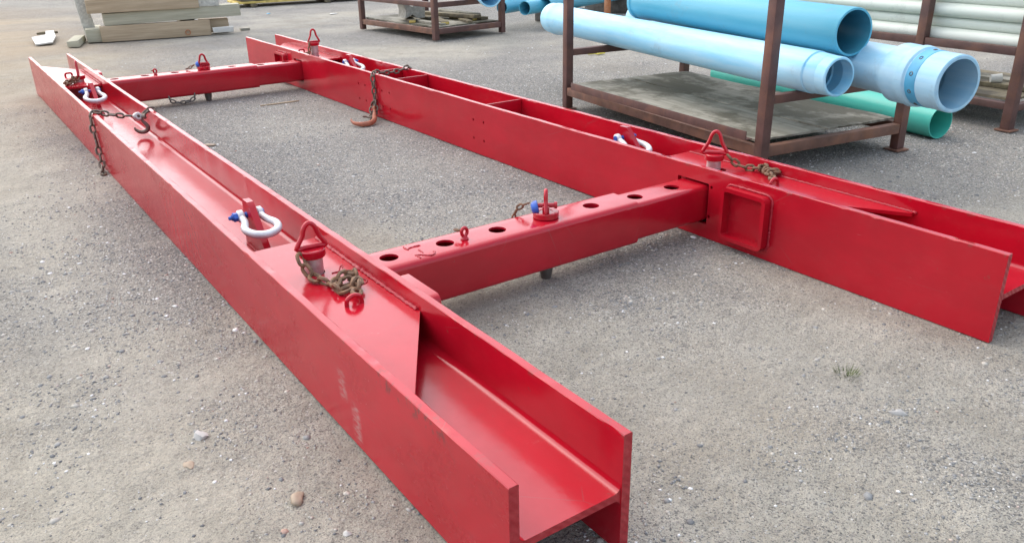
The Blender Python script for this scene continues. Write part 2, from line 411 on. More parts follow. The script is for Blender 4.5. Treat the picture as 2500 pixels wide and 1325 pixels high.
Q = np.stack([idx[:-1, :-1].ravel(), idx[:-1, 1:].ravel(), idx[1:, 1:].ravel(), idx[1:, :-1].ravel()], 1)
# skirt out to the horizon
ring = [(-4, .2), (10, .2), (10, 20), (-4, 20)]; far = [(-300, -300), (300, -300), (300, 400), (-300, 400)]
edge_ids = [list(idx[0, :]), list(idx[:, -1]), list(idx[-1, ::-1]), list(idx[::-1, 0])]
base = len(V); V = np.vstack([V, np.array([(x, y, -.012) for x, y in far])])
faces = Q.tolist()
for k, e in enumerate(edge_ids):
    a, b = base+k, base+(k+1) % 4
    faces.append([a, b]+e[::-1])
me = bpy.data.meshes.new('ground'); me.from_pydata(V.tolist(), [], faces); me.update()
att = me.attributes.new('gravel', 'FLOAT', 'POINT')
att.data.foreach_set('value', np.concatenate([gravel_map(X, Y).ravel(), np.full(4, .5)]).astype(np.float32))
def tan_map(x, y):
    a = np.clip((y-6.5)/6, 0, 1)*np.clip((3.2-x)/2.5, 0, 1)+.55*np.clip((.1-x)/1.2, 0, 1)
    return np.clip(a*(.25+1.3*fbm(x*.7, y*2.2, 1.0, 61, 4)), 0, 1)
def dust_map(x, y):
    a = .9*np.exp(-((x-.22-.10*np.sin(y*.55))/.26)**2)+.8*np.exp(-((x+.95-.15*np.sin(y*.4+1))/.34)**2)
    b = np.clip((fbm(x*.55, y*.8, 1.0, 91, 4)-.52)*5, 0, 1)*np.where(x < 1.2, .75, .38)          # dried puddles anywhere in the yard
    return np.clip(np.maximum(a*(.35+1.1*fbm(x, y, 1.4, 93, 4)), b), 0, 1)
att = me.attributes.new('dust', 'FLOAT', 'POINT')
att.data.foreach_set('value', np.concatenate([dust_map(X, Y).ravel(), np.full(4, .3)]).astype(np.float32))
att = me.attributes.new('tan', 'FLOAT', 'POINT')
att.data.foreach_set('value', np.concatenate([tan_map(X, Y).ravel(), np.full(4, .5)]).astype(np.float32))
for p in me.polygons: p.use_smooth = True
tag(link('ground', me, MT['ground']), None, None, kind='structure')

def scatter(name, N, rmin, rmax, big, seed, rr):
    """loose stones: deformed octahedra (or icosahedra when big), one mesh"""
    r = np.random.default_rng(seed)
    if big:
        bm = bmesh.new(); bmesh.ops.create_icosphere(bm, subdivisions=1, radius=1); bv = np.array([v.co for v in bm.verts]); bf = np.array([[v.index for v in f.verts] for f in bm.faces]); bm.free()
    else:
        bv = np.array([(1, 0, 0), (-1, 0, 0), (0, 1, 0), (0, -1, 0), (0, 0, 1), (0, 0, -1)], float)
        bf = np.array([(0, 2, 4), (2, 1, 4), (1, 3, 4), (3, 0, 4), (2, 0, 5), (1, 2, 5), (3, 1, 5), (0, 3, 5)])
    M_ = N*4; rad = rr[0]+(rr[1]-rr[0])*r.random(M_)**1.15; ang = R(-6)+R(112)*r.random(M_)
    x = rad*np.cos(ang); y = rad*np.sin(ang)
    g = gravel_map(x, y); fine = fbm(x, y, 6, 77, 3)
    keep = r.random(M_) < np.clip(1.25*g-.02+(fine-.5)*2.0, .05, 1); x, y, rad = x[keep][:N], y[keep][:N], rad[keep][:N]
    n = len(x); s = rmin*(rmax/rmin)**(r.random(n)**2.6)
    k = len(bv); P = bv[None]*(1+.38*(r.random((n, k, 3))-.5)) * s[:, None, None]
    P[:, :, 0] *= (.8+.6*r.random((n, 1))); P[:, :, 2] *= (.5+.3*r.random((n, 1)))
    a = r.random(n)*6.283; c_, s_ = np.cos(a)[:, None], np.sin(a)[:, None]
    px = P[:, :, 0]*c_-P[:, :, 1]*s_; py = P[:, :, 0]*s_+P[:, :, 1]*c_
    tl = (r.random((n, 1))-.5)*.9; pz = P[:, :, 2]+px*tl*.5
    z = ground_h(x, y)+s*(.10 if rmax < .01 else -.12)
    P = np.stack([px+x[:, None], py+y[:, None], pz+z[:, None]], 2).reshape(-1, 3)
    Fc = (bf[None]+(np.arange(n)*k)[:, None, None]).reshape(-1, 3)
    me = bpy.data.meshes.new(name); me.vertices.add(len(P)); me.vertices.foreach_set('co', P.astype(np.float32).ravel())
    me.loops.add(Fc.size); me.loops.foreach_set('vertex_index', Fc.astype(np.int32).ravel())
    me.polygons.add(len(Fc)); me.polygons.foreach_set('loop_start', np.arange(0, Fc.size, 3, dtype=np.int32)); me.update(calc_edges=True); me.validate()
    return tag(link(name, me, MT['stone']), None, None, kind='stuff')
scatter('fine_gravel', 150000, .0022, .0072, False, 1, (.9, 9))
scatter('gravel', 9000, .006, .014, True, 2, (.9, 12))
scatter('coarse_gravel', 160, .009, .017, True, 3, (1.0, 13))

# ------------------------------------------------------------------ the red lifting frame
H, D, TF, TW = .36, .3666, .0276, .022
HX = D/2; INN = HX-TF
PZ = .302                     # top of the cover plates
C1Y, C2Y = 2.75, 8.02
def weld_bead(name, P, r, parent, mat=None, seg=6, lump=.35, seed=0):
    rnd = random.Random(seed); Q_ = []; rad = []
    P = [Vector(p) for p in P]
    for i in range(len(P)-1):
        n = max(2, int((P[i+1]-P[i]).length/(r*1.1)))
        for k in range(n): Q_.append(P[i].lerp(P[i+1], k/n)+Vector([rnd.uniform(-.15, .15)*r for _ in range(3)])); rad.append(r*(1+lump*rnd.uniform(-1, 1)))
    Q_.append(P[-1]); rad.append(r*.7)
    return link(name, tube_mesh(name, Q_, rad, seg), mat or MT['weld'], parent)

def shackle(name, loc, rz, tilt, label, flip):
    """bow shackle: ears on the bolt (local x), bow towards local -y, dropped by tilt"""
    t = thing(name, loc, rz, label, 'shackle', 'bow shackles on the lifting lugs')
    c, s = math.cos(tilt), math.sin(tilt)
    pl = [(-.042, 0), (-.043, -.045), (-.052, -.080), (-.067, -.112), (-.068, -.145), (-.052, -.178), (-.027, -.196), (0, -.202)]
    pl = pl+[(-x, y) for x, y in pl[-2::-1]]
    P = smooth_path([(x, y*c, y*s) for x, y in pl], 4)
    n = len(P); rad = [.0145+.0032*math.sin(math.pi*i/(n-1)) for i in range(n)]
    link('bow', tube_mesh('bow', P, rad, 12), MT['galv'], t)
    for sx in (-1, 1):
        me = lathe('ear', [(.0, -.014), (.021, -.014), (.027, -.009), (.027, .009), (.021, .014), (.0, .014)], 20)
        o = link('ear', me, MT['galv'], t); o.location = (sx*.042, 0, 0); o.rotation_euler = (0, math.pi/2, 0)
    b = link('bolt', lathe('bolt', [(0, -.094), (.0075, -.094), (.0085, -.09), (.0085, -.082), (.013, -.081), (.013, .056), (.0155, .056), (.0165, .057), (.0165, .060), (.015, .0615), (0, .0615)], 18), MT['blue'], t)
    b.rotation_euler = (0, math.pi/2, 0)
    if flip: b.rotation_euler = (0, -math.pi/2, 0)
    bm = bmesh.new(); bmesh.ops.create_cone(bm, cap_ends=True, segments=6, radius1=.021, radius2=.019, depth=.018)
    nn = link('nut', bm_mesh('nut', bm), MT['blue'], t); nn.rotation_euler = (0, math.pi/2, 0); nn.location = ((.065 if flip else -.065), 0, 0)
    return t

def beam(loc, rz, s, L, ymid, label, holes, stiff, sock=.052):
    """wide-flange beam lying with its web flat; local frame: inner side is s*x; y is measured from the middle"""
    root = thing('lifting_beam', loc, rz, label, 'steel beam', 'red H-beams of the lifting frame')
    y0, y1 = -L/2, L/2
    rnd = random.Random(3 if s > 0 else 9)
    ys = list(np.linspace(y0, y1, 330))
    nseed = 100 if s > 0 else 140
    fy = np.array(ys)
    nick = {}
    for _ in range(70): nick[(rnd.randrange(330), rnd.choice((5, 6, 7, 8)), rnd.choice((-1, 1)))] = (rnd.uniform(-.003, .003), -rnd.uniform(.0015, .005))
    wob = [(fbm(fy*9, fy*0+k*3.7, 1, nseed+k, 3)-.5) for k in range(10)]
    look = {round(y, 6): i for i, y in enumerate(ys)}
    def put(name, me, mats=MT['red'], sm=True, parent=None):
        if s < 0: mirror_x(me)
        if sm: autosmooth(me, 28)
        return link(name, me, mats, parent or root)
    # flanges
    for side in (-1, 1):
        xc = side*(HX-TF/2); c = .0028
        w, h = TF/2, H/2
        prof = [(xc-w, c), (xc-w+c, 0), (xc+w-c, 0), (xc+w, c), (xc+w, H-.014), (xc+w, H-c), (xc+w-c, H), (xc-w+c, H), (xc-w, H-c), (xc-w, H-.014)]
        def jit(k, y, side=side):
            i = look[round(y, 6)]; q = wob[k]
            nk = nick.get((i, k, side), (0, 0))
            return (q[i]*.0022+nk[0], wob[4][i]*.0045+nk[1]) if 5 <= k <= 8 else (wob[0 if k in (0, 9) else 3][i]*.0008, 0)
        me = sweep('flange', prof, ys, jit)
        cut = []
        if side > 0:
            for cyy in (C1Y, C2Y): cut.append(cube_mesh((xc, cyy-ymid, .18), (.1, .212, .212), .008))
            for (hy, hz, hr) in holes: cut.append(cyl_mesh((xc, hy-ymid, hz), hr, .1, 'X', 14))
        me = boolean(me, cut) if cut else me
        me.materials.clear(); me.materials.append(MT['red']); me.materials.append(MT['cut'])
        for p in me.polygons:
            if abs(p.normal.y) > .9 and (abs(p.center.y) > L/2-.01): p.material_index = 1
        put('flange', me, None)
    # web with root fillets
    fr = .022; zt = .18+TW/2; zb = .18-TW/2; pts = []
    xi = INN+.002
    arc = lambda cx, cz, a0, a1: [(cx+fr*math.cos(R(a)), cz+fr*math.sin(R(a))) for a in np.linspace(a0, a1, 6)]
    prof = arc(-INN+fr, zt+fr, 180, 270)+arc(INN-fr, zt+fr, 270, 360)+[(xi, zt+fr), (xi, zb-fr)]+arc(INN-fr, zb-fr, 0, 90)+arc(-INN+fr, zb-fr, 90, 180)+[(-xi, zb-fr), (-xi, zt+fr)]
    me = sweep('web', prof, list(np.linspace(y0+.004, y1-.004, 60)))
    me = boolean(me, [cube_mesh((0, q-ymid, .18), (.5, .24, .3)) for q in (C1Y, C2Y)])
    me.materials.clear(); me.materials.append(MT['red']); me.materials.append(MT['cut'])
    for p in me.polygons:
        if abs(p.normal.y) > .9 and (abs(p.center.y) > L/2-.02): p.material_index = 1
    put('web', me, None)
    # cover plates over the crossbar ends
    g = .0015
    tip = 0 if s > 0 else .045
    for poly, pin_y, nm in (([(-INN+g, 3.10), (INN-g, 3.10), (INN-g, 2.215+tip), (-INN+.02, 1.728+tip), (-INN+g, 1.728+tip)], C1Y, 1), ([(-INN+g, 7.72), (INN-g, 7.72), (INN-g, 8.68), (-INN+.045, 9.17), (-INN+g, 9.17)], C2Y-.02, 2)):
        me = prism_mesh('cover_plate', [(x, y-ymid) for x, y in poly], PZ-.016, PZ)
        me = boolean(me, [cyl_mesh((0, pin_y-ymid, PZ), .040, .1)])
        put('cover_plate', me)
        ya, yb = (3.09, 2.23) if nm == 1 else (7.74, 8.66)
        pts_ = [(s*(INN-.005), y-ymid, PZ+.002) for y in np.linspace(ya, yb, 12)]
        weld_bead('weld_seam', pts_, .0085, root, seed=nm)
        pts_ = [(-s*(INN-.004), y-ymid, PZ+.001) for y in np.linspace(ya, 1.76 if nm == 1 else 9.14, 14)]
        weld_bead('weld_seam', pts_, .0055, root, seed=nm+5)
        # chain eye staple
        ey = 2.40 if nm == 1 else 8.36
        P = smooth_path([(-.028, ey-ymid, PZ-.004), (-.024, ey-ymid, PZ+.022), (0, ey-ymid, PZ+(.034 if nm == 1 else .026)), (.024, ey-ymid, PZ+.022), (.028, ey-ymid, PZ-.004)], 4)
        link('chain_eye', tube_mesh('chain_eye', P, .0085, 8), MT['red'], root)
    # socket stubs beside the crossbars
    for q in (2.395, 8.425):
        me = hollow('socket', .262, .262, .03, .02, 0, sock)
        for v in me.vertices:
            x, y, z = v.co; v.co = (HX-.004+y, x+q-ymid, z+.181)
        bm = bmesh.new(); bm.from_mesh(me); bmesh.ops.recalc_face_normals(bm, faces=bm.faces); me = bm_mesh('socket', bm, False)
        put('socket', me)
        rr = [(x, z) for x, z in rrect(.272, .272, .034, 4)]
        weld_bead('weld_seam', [(s*(HX+.001), x+q-ymid, z+.181) for x, z in rr+rr[:1]], .006, root, seed=int(q*10))
    # lifting lugs standing on the web
    for (a0, a1, t0, t1) in ((3.235, 3.53, 3.425, 3.505), (6.95, 7.27, 7.165, 7.245)):
        poly = [(a0, .18), (t0-.01, .385), (t0+.01, .402), (t1-.012, .402), (t1, .385), (a1, .18)]
        V_ = [(-.0145, y-ymid, z) for y, z in poly]+[(.0145, y-ymid, z) for y, z in poly]; n = len(poly)
        me = mesh('lug', V_, [tuple(range(n)), tuple(range(n, 2*n))[::-1]]+[(i, (i+1) % n, n+(i+1) % n, n+i) for i in range(n)])
        me = boolean(me, [cyl_mesh((0, t0+.04-ymid, .335), .017, .1, 'X', 18)])
        put('lug', me)
        for sx in (-.018, .018): weld_bead('weld_seam', [(sx, y-ymid, .194) for y in np.linspace(a0+.02, a1-.02, 10)], .006, root, seed=int(a0*10))
    for q in stiff:
        me = cube_mesh((0, q-ymid, .27), (2*INN-.003, .011, .166), .002); put('stiffener', me)
    return root

bo = []
for c in ((6.58, 0), (6.135, 0), (4.742, 0)):
    for dy in (-.064, .064):
        for z in (.1075, .237): bo.append((c[0]+dy, z, .0095))
bo += [(2.628, .272, .0085), (2.632, .118, .0085)]
LA, LB = 8.2758, 8.3144
YA, YB = 1.2087+LA/2, 1.2235+LB/2
beamA = beam((.815+HX, YA, 0), 0, 1, LA, YA, 'red H-beam with white and blue shackles on the left, nearest the sandy track', [], [], .086)
beamB = beam((3.0147+HX, YB, 0), .0043, -1, LB, YB, 'red H-beam with bolt holes and cross stiffeners on the right, beside the brown pipe rack', bo, [6.47, 6.02, 4.70])

# short weld marks on the near cover plate
for P in ([(1.112, 2.584), (1.12, 2.573), (1.122, 2.559), (1.117, 2.546), (1.106, 2.538), (1.095, 2.537)], [(1.047, 2.70), (1.075, 2.70), (1.094, 2.735), (1.112, 2.755), (1.101, 2.725)]):
    weld_bead('weld_mark', [(x-.815-HX, y-YA, PZ+.001) for x, y in P], .0028, beamA, seed=4)

# telescoping crossbars
def crossbar(y, label, marks):
    t = thing('spreader_bar', (2.08, y, 0), 0, label, 'steel bar', 'telescoping bars between the two beams')
    X0 = 2.08
    def tube(name, w, r, th, x0, x1, holes):
        me = hollow(name, w, w, r, th, x0, x1)
        for v in me.vertices: v.co = (v.co.y-X0, v.co.x, v.co.z+.18)
        bm = bmesh.new(); bm.from_mesh(me); bmesh.ops.recalc_face_normals(bm, faces=bm.faces); me = bm_mesh(name, bm, False)
        me = boolean(me, [cyl_mesh((hx-X0, 0, .18), .0385, .5, 'Z', 32) for hx in holes])
        return link(name, autosmooth(me, 30), MT['red'], t)
    hs_ = [1.05, 1.309, 1.567, 1.828, 2.09, 2.352]
    tube('outer_tube', .210, .028, .0105, .86, 2.560, hs_)
    tube('inner_tube', .186, .024, .010, 1.96, 3.33, [2.09, 2.352, 2.628, 2.875, 3.19])
    # small ring bolt
    P = [(1.655-X0+.014*math.cos(a), -.012, .318+.018*math.sin(a)) for a in np.linspace(0, 2*math.pi, 13)[:-1]]
    link('eye_bolt', tube_mesh('eye_bolt', P, .0075, 8, closed=True), MT['red'], t)
    st = link('eye_stem', lathe('eye_stem', [(.016, .283), (.018, .289), (.010, .30), (.008, .306)], 12), MT['red'], t); st.location = (1.655-X0, -.012, 0)
    for k, P in enumerate(marks):
        o = weld_bead('weld_numeral', [(x-X0, yy-y, .2855) for x, yy in P], .0036, t, seed=k, lump=.2)
    return t
N1 = [(1.408, 2.816), (1.406, 2.797), (1.409, 2.777), (1.42, 2.789), (1.449, 2.792), (1.472, 2.789)]
ND = [(1.443, 2.751), (1.443, 2.724), (1.442, 2.711)]
N2 = [(1.482, 2.701), (1.484, 2.689), (1.473, 2.671), (1.456, 2.667), (1.439, 2.677), (1.423, 2.696), (1.404, 2.706), (1.407, 2.688), (1.407, 2.667)]
barN = crossbar(C1Y, 'near red crossbar with round holes and the weld marks 1-2 on top', [N1, ND, N2])
barF = crossbar(C2Y, 'far red crossbar with a chain hanging below it', [])

# locking pins
def locking_pin(loc, ztop, rz, label, half=.056, app=.10, bolt=False, shaft_to=.05, lean=0.0):
    t = thing('locking_pin', (loc[0], loc[1], 0), rz, label, 'pin', 'locking pins with triangular handles')
    r = .0365
    link('shaft', lathe('shaft', [(.024, shaft_to), (r-.004, shaft_to+.05), (r, shaft_to+.09), (r, ztop-.03)], 28), MT['dark' if bolt else 'bare'], t)
    if bolt: prof = [(.0, ztop-.0275), (.056, ztop-.0275), (.058, ztop-.025), (.058, ztop-.003), (.055, ztop), (.030, ztop), (.028, ztop-.002), (0, ztop-.002)]
    else: prof = [(.0, ztop-.031), (.047, ztop-.031), (.050, ztop-.026), (.050, ztop-.004), (.046, ztop), (0, ztop)]
    link('head', lathe('head', prof, 32), MT['red'], t)
    zb = ztop+.010
    P = [(-half, 0, zb-.005), (-half*.55, 0, zb+app*.45), (-.019, 0, zb+app-.015), (0, 0, zb+app), (.019, 0, zb+app-.015), (half*.55, 0, zb+app*.45), (half, 0, zb-.005), (half*.5, 0, zb-.003), (0, 0, zb-.003), (-half*.5, 0, zb-.003)]
    h = link('handle', tube_mesh('handle', smooth_path(P, 4, True), .0094, 10, closed=True), MT['red'], t)
    h.location.y = lean
    if bolt:
        for q in (-1, 1): box_obj('bolt_lug', (q*.026, 0, ztop+.013), (.012, .03, .030), MT['red'], t, .003)
        b = link('bolt', lathe('bolt_head', [(0, -.066), (.017, -.066), (.026, -.060), (.031, -.048), (.031, -.036), (.012, -.034), (0, -.034)], 18), MT['blue'], t)
        b.location = (0, 0, ztop+.026); b.rotation_euler = (R(78), 0, R(bolt))
        b2 = link('bolt_shank', lathe('bolt_shank', [(0, -.036), (.0105, -.036), (.0105, .036), (.016, .037), (.016, .050), (0, .050)], 14), MT['red'], t); b2.location = (0, 0, ztop+.026); b2.rotation_euler = (R(90), 0, R(bolt))
    return t
pinA = locking_pin((.998, 2.75), .40, R(-4), 'bare steel locking pin with rusty chain pile on near end of left beam', app=.088)
pinB = locking_pin((3.200, 2.775), .385, R(-50), 'locking pin with rusty chain on the near right plate beside the square socket', half=.062, app=.105)
pinBf = locking_pin((3.185, 8.0), .436, R(-8), 'far locking pin standing tallest, on the far end of the right beam', app=.112)
pinAf = locking_pin((1.03, 8.0), .352, R(80), 'far locking pin seated low on the far end of the left beam', app=.108)
pinC = locking_pin((2.09, 2.75), .315, R(52), 'blue-bolted locking pin seated in a hole of the near crossbar', half=.048, app=.085, bolt=4, shaft_to=-.006)
pinD = locking_pin((2.09, 8.02), .315, R(-6), 'blue-bolted locking pin seated in a hole of the far crossbar', half=.052, app=.098, bolt=76, shaft_to=-.006)

# shackles (bolt axis along x, bow towards the camera end)
shackle('bow_shackle', (.998, 3.465, .337), R(2), R(10), 'white bow shackle with blue nut in the left beam, beside the near cover plate', False)
shackle('bow_shackle', (.998, 7.205, .337), R(-2), R(14), 'white bow shackle hanging under the far cover plate of the left beam', False)
shackle('bow_shackle', (3.198, 3.465, .337), R(-3), R(14), 'white bow shackle with blue bolt head in the right beam, beside the near cover plate', True)
shackle('bow_shackle', (3.190, 7.205, .337), R(3), R(16), 'white bow shackle in the right beam between the far pin and the draped chain', True)

# ------------------------------------------------------------------ chains
def link_mesh(L, Wd, r, seg=14, rs=6):
    P = []; a = (Wd-2*r)/2; h = (L-Wd)/2
    n = seg//2
    for k in range(n+1): q = -math.pi/2+math.pi*k/n; P.append((a*math.sin(-q)*1.0, 0, 0))
    P = []
    for k in range(n): q = math.pi*k/(n-1); P.append((a*math.cos(q), h+a*math.sin(q), 0))
    for k in range(n): q = math.pi+math.pi*k/(n-1); P.append((a*math.cos(q), -h+a*math.sin(q), 0))
    return tube_mesh('link', P, r, rs, closed=True)
LINKS = {}
def chain(name, label, paths, L, Wd, r, mat, cat='chain', group=None, roll0=0.0, seed=0, loc=None):
    paths = paths if isinstance(paths[0][0], (tuple, list, Vector)) else [paths]
    o0 = Vector(loc or paths[0][0]); t = thing(name, o0, 0, label, cat, group)
    key = (L, Wd, r, mat)
    if key not in LINKS:
        m_ = link_mesh(L, Wd, r); m_.materials.append(MT[mat]); LINKS[key] = m_
    rnd = random.Random(seed); pitch_ = L-2.05*r
    for P in paths:
        P = smooth_path(P, 10); s_acc = 0; i = 0; tgt = pitch_/2; cum = [0]
        for a, b in zip(P, P[1:]): cum.append(cum[-1]+(b-a).length)
        tot = cum[-1]; k = 0
        def at(s):
            s = min(max(s, 0), tot-1e-6)
            j = np.searchsorted(cum, s, side='right')-1; j = min(j, len(P)-2); f_ = (s-cum[j])/max(cum[j+1]-cum[j], 1e-9)
            return P[j].lerp(P[j+1], f_)
        while tgt < tot-pitch_*.3:
            a, b = at(tgt-pitch_*.5), at(tgt+pitch_*.5); c = (a+b)/2; dr = (b-a).normalized()
            up = Vector((0, 0, 1)) if abs(dr.z) < .9 else Vector((1, 0, 0))
            xx = dr.cross(up).normalized(); zz = xx.cross(dr)
            ang = roll0+(math.pi/2 if k % 2 else 0)+rnd.uniform(-.35, .35)
            x2 = xx*math.cos(ang)+zz*math.sin(ang); z2 = x2.cross(dr)
            o = bpy.data.objects.new('link', LINKS[key]); COL.objects.link(o); o.parent = t
            mm = Matrix((x2, dr, z2)).transposed().to_4x4(); mm.translation = c-o0; o.matrix_local = mm
            tgt += pitch_; k += 1
    return t
zc = PZ+.013
chain('safety_chain', 'rusty chain piled on the near cover plate of the left beam', [(.944, 2.735, .395), (.945, 2.715, .362), (.955, 2.69, .328), (.972, 2.635, zc), (1.005, 2.575, zc), (1.05, 2.545, zc+.012), (1.095, 2.585, zc), (1.105, 2.615, zc+.004), (1.075, 2.60, zc+.018), (1.02, 2.575, zc+.020), (.985, 2.535, zc+.004), (1.00, 2.490, zc), (1.05, 2.50, zc+.014), (1.075, 2.53, zc+.020), (1.05, 2.475, zc+.012), (1.03, 2.44, zc+.010), (1.004, 2.405, zc+.014)], .062, .045, .0076, 'rust', seed=2)
chain('safety_chain', 'rusty chain piled on the near cover plate of the right beam', [(3.240, 2.728, .385), (3.262, 2.705, .352), (3.29, 2.672, .322), (3.32, 2.645, zc), (3.335, 2.61, zc+.006), (3.325, 2.57, zc+.016), (3.36, 2.60, zc+.006), (3.355, 2.555, zc+.024), (3.315, 2.545, zc), (3.33, 2.505, zc+.018), (3.365, 2.53, zc), (3.352, 2.48, zc+.014), (3.30, 2.515, zc+.006), (3.275, 2.47, zc+.01), (3.205, 2.405, zc+.014)], .056, .041, .0070, 'rust', seed=5)
chain('safety_chain', 'dark chain lying coiled on the far cover plate of the left beam', [(1.02, 7.96, .35), (.99, 7.92, zc), (.95, 7.88, zc), (.93, 7.83, zc+.02), (.95, 7.80, zc+.045), (.975, 7.85, zc+.04), (.955, 7.93, zc), (.91, 7.90, zc+.01), (.90, 7.83, zc), (.93, 7.77, zc+.01)], .058, .040, .0066, 'rust', seed=6)
chain('safety_chain', 'dark chain hanging from the far pin of the right beam', [(3.13, 7.99, .44), (3.125, 7.98, .40), (3.12, 7.97, .36), (3.11, 7.99, .325), (3.08, 8.04, zc), (3.11, 8.08, zc), (3.14, 8.04, zc+.012), (3.12, 7.96, zc+.01)], .058, .040, .0066, 'rust', seed=8)
# short keeper chains on the crossbar pins and eye bolts
chain('keeper_chain', 'short dark chain end trailing from the blue bolt of the near crossbar', [(2.055, 2.83, .338), (2.03, 2.865, .318), (2.015, 2.885, .285), (2.008, 2.89, .23), (2.005, 2.89, .17)], .042, .028, .0046, 'rust', seed=3)
chain('keeper_chain', 'dark chain hanging in a loop below the far crossbar', [(1.715, 7.93, .10), (1.72, 7.915, .06), (1.77, 7.91, .035), (1.83, 7.91, .028), (1.90, 7.91, .035), (1.94, 7.915, .06), (1.95, 7.93, .10)], .060, .042, .0068, 'dark', seed=4)
chain('keeper_chain', 'short dark chain end trailing from the blue bolt of the far crossbar', [(2.01, 8.03, .335), (1.985, 8.06, .312), (1.95, 8.085, .296), (1.93, 8.10, .292)], .042, .028, .0046, 'rust', seed=9)
chain('keeper_chain', 'single rusty link in the ring bolt of the near crossbar', [(1.640, 2.755, .322), (1.640, 2.785, .318)], .040, .028, .0055, 'rust', seed=1)
chain('keeper_chain', 'single rusty link in the ring bolt of the far crossbar', [(1.640, 8.02, .322), (1.640, 8.055, .318)], .040, .028, .0055, 'rust', seed=12)

# draped chains with hooks
def hook_part(parent, P, rad, mat, name='hook'):
    Q_ = smooth_path(P, 4); n = len(Q_)
    rr = np.interp(np.linspace(0, 1, n), np.linspace(0, 1, len(rad)), rad)
    return link(name, tube_mesh(name, Q_, list(rr), 10), MT[mat], parent)
# left beam: over both flanges with the clevis hook between them
chA = chain('draped_chain', 'dark chain draped over the left beam with a hook hanging between its flanges',
    [[(.772, 5.86, .004), (.778, 5.90, .012), (.792, 5.98, .05), (.800, 6.06, .17), (.800, 6.10, .28), (.806, 6.12, .352), (.826, 6.135, .373), (.86, 6.13, .366), (.93, 6.085, .346), (1.00, 6.035, .338), (1.048, 6.01, .335)],
     [(1.108, 6.0, .335), (1.135, 6.0, .352), (1.165, 5.995, .374), (1.185, 5.985, .371), (1.196, 5.97, .33), (1.197, 5.96, .24)]],
    .066, .046, .0075, 'chain', seed=21, loc=(.998, 6.03, 0))
O = Vector((.998, 6.03, 0))
def at_(l): return [tuple(Vector(p)-O) for p in l]
me = lathe('clevis', [(.011, -.017), (.024, -.017), (.030, -.010), (.030, .010), (.024, .017), (.011, .017)], 24, True)
o = link('clevis', me, MT['bare'], chA); o.location = Vector((1.072, 5.985, .330))-O; o.rotation_euler = (R(70), 0, R(20))
o = link('clevis_pin', lathe('clevis_pin', [(0, -.036), (.017, -.036), (.017, -.026), (.010, -.026), (.010, .026), (.017, .026), (.017, .040), (0, .040)], 14), MT['hook'], chA)
o.location = Vector((1.085, 5.985, .322))-O; o.rotation_euler = (R(80), 0, R(64))
hx, hy = 1.085, 5.985
hook_part(chA, at_([(hx+.010, hy-.004, .320), (hx+.014, hy-.006, .298), (hx+.028, hy-.013, .277), (hx+.038, hy-.018, .256), (hx+.030, hy-.015, .235), (hx+.007, hy-.005, .223), (hx-.020, hy+.007, .227), (hx-.038, hy+.015, .243), (hx-.041, hy+.017, .258)]), [.009, .010, .0125, .014, .0145, .014, .012, .009, .004], 'hook')
# right beam: over both flanges, hook resting on the ground
chB = chain('draped_chain', 'rusty chain draped over the right beam ending in an orange hook on the ground',
    [[(3.400, 6.34, .25), (3.398, 6.355, .33), (3.388, 6.37, .369), (3.36, 6.375, .374), (3.28, 6.37, .352), (3.18, 6.36, .346), (3.08, 6.345, .356), (3.025, 6.335, .374), (3.000, 6.325, .362), (2.992, 6.315, .31), (2.990, 6.305, .22), (2.988, 6.30, .15), (2.975, 6.27, .10), (2.96, 6.235, .06), (2.93, 6.22, .03)],
     [(2.988, 6.30, .145), (2.990, 6.36, .10), (2.980, 6.365, .05), (2.95, 6.31, .022), (2.915, 6.25, .016), (2.90, 6.21, .016)]],
    .066, .047, .0078, 'chain', seed=31, loc=(3.0, 6.32, 0))
O = Vector((3.0, 6.32, 0))
hook_part(chB, at_([(2.952, 6.245, .075), (2.930, 6.205, .066), (2.905, 6.155, .050), (2.870, 6.095, .030), (2.815, 6.050, .022), (2.750, 6.050, .021), (2.706, 6.100, .024), (2.700, 6.155, .033), (2.712, 6.190, .046)]), [.010, .014, .018, .021, .022, .020, .015, .010, .004], 'orange')
hook_part(chB, at_([(2.862, 6.150, .044), (2.835, 6.165, .050), (2.805, 6.150, .058), (2.79, 6.13, .066)]), [.009, .008, .007, .004], 'hook', 'safety_latch')
o = link('hook_eye', lathe('hook_eye', [(.012, -.010), (.024, -.010), (.028, 0), (.024, .010), (.012, .010)], 18, True), MT['orange'], chB); o.location = Vector((2.962, 6.262, .080))-O; o.rotation_euler = (R(75), 0, R(50))

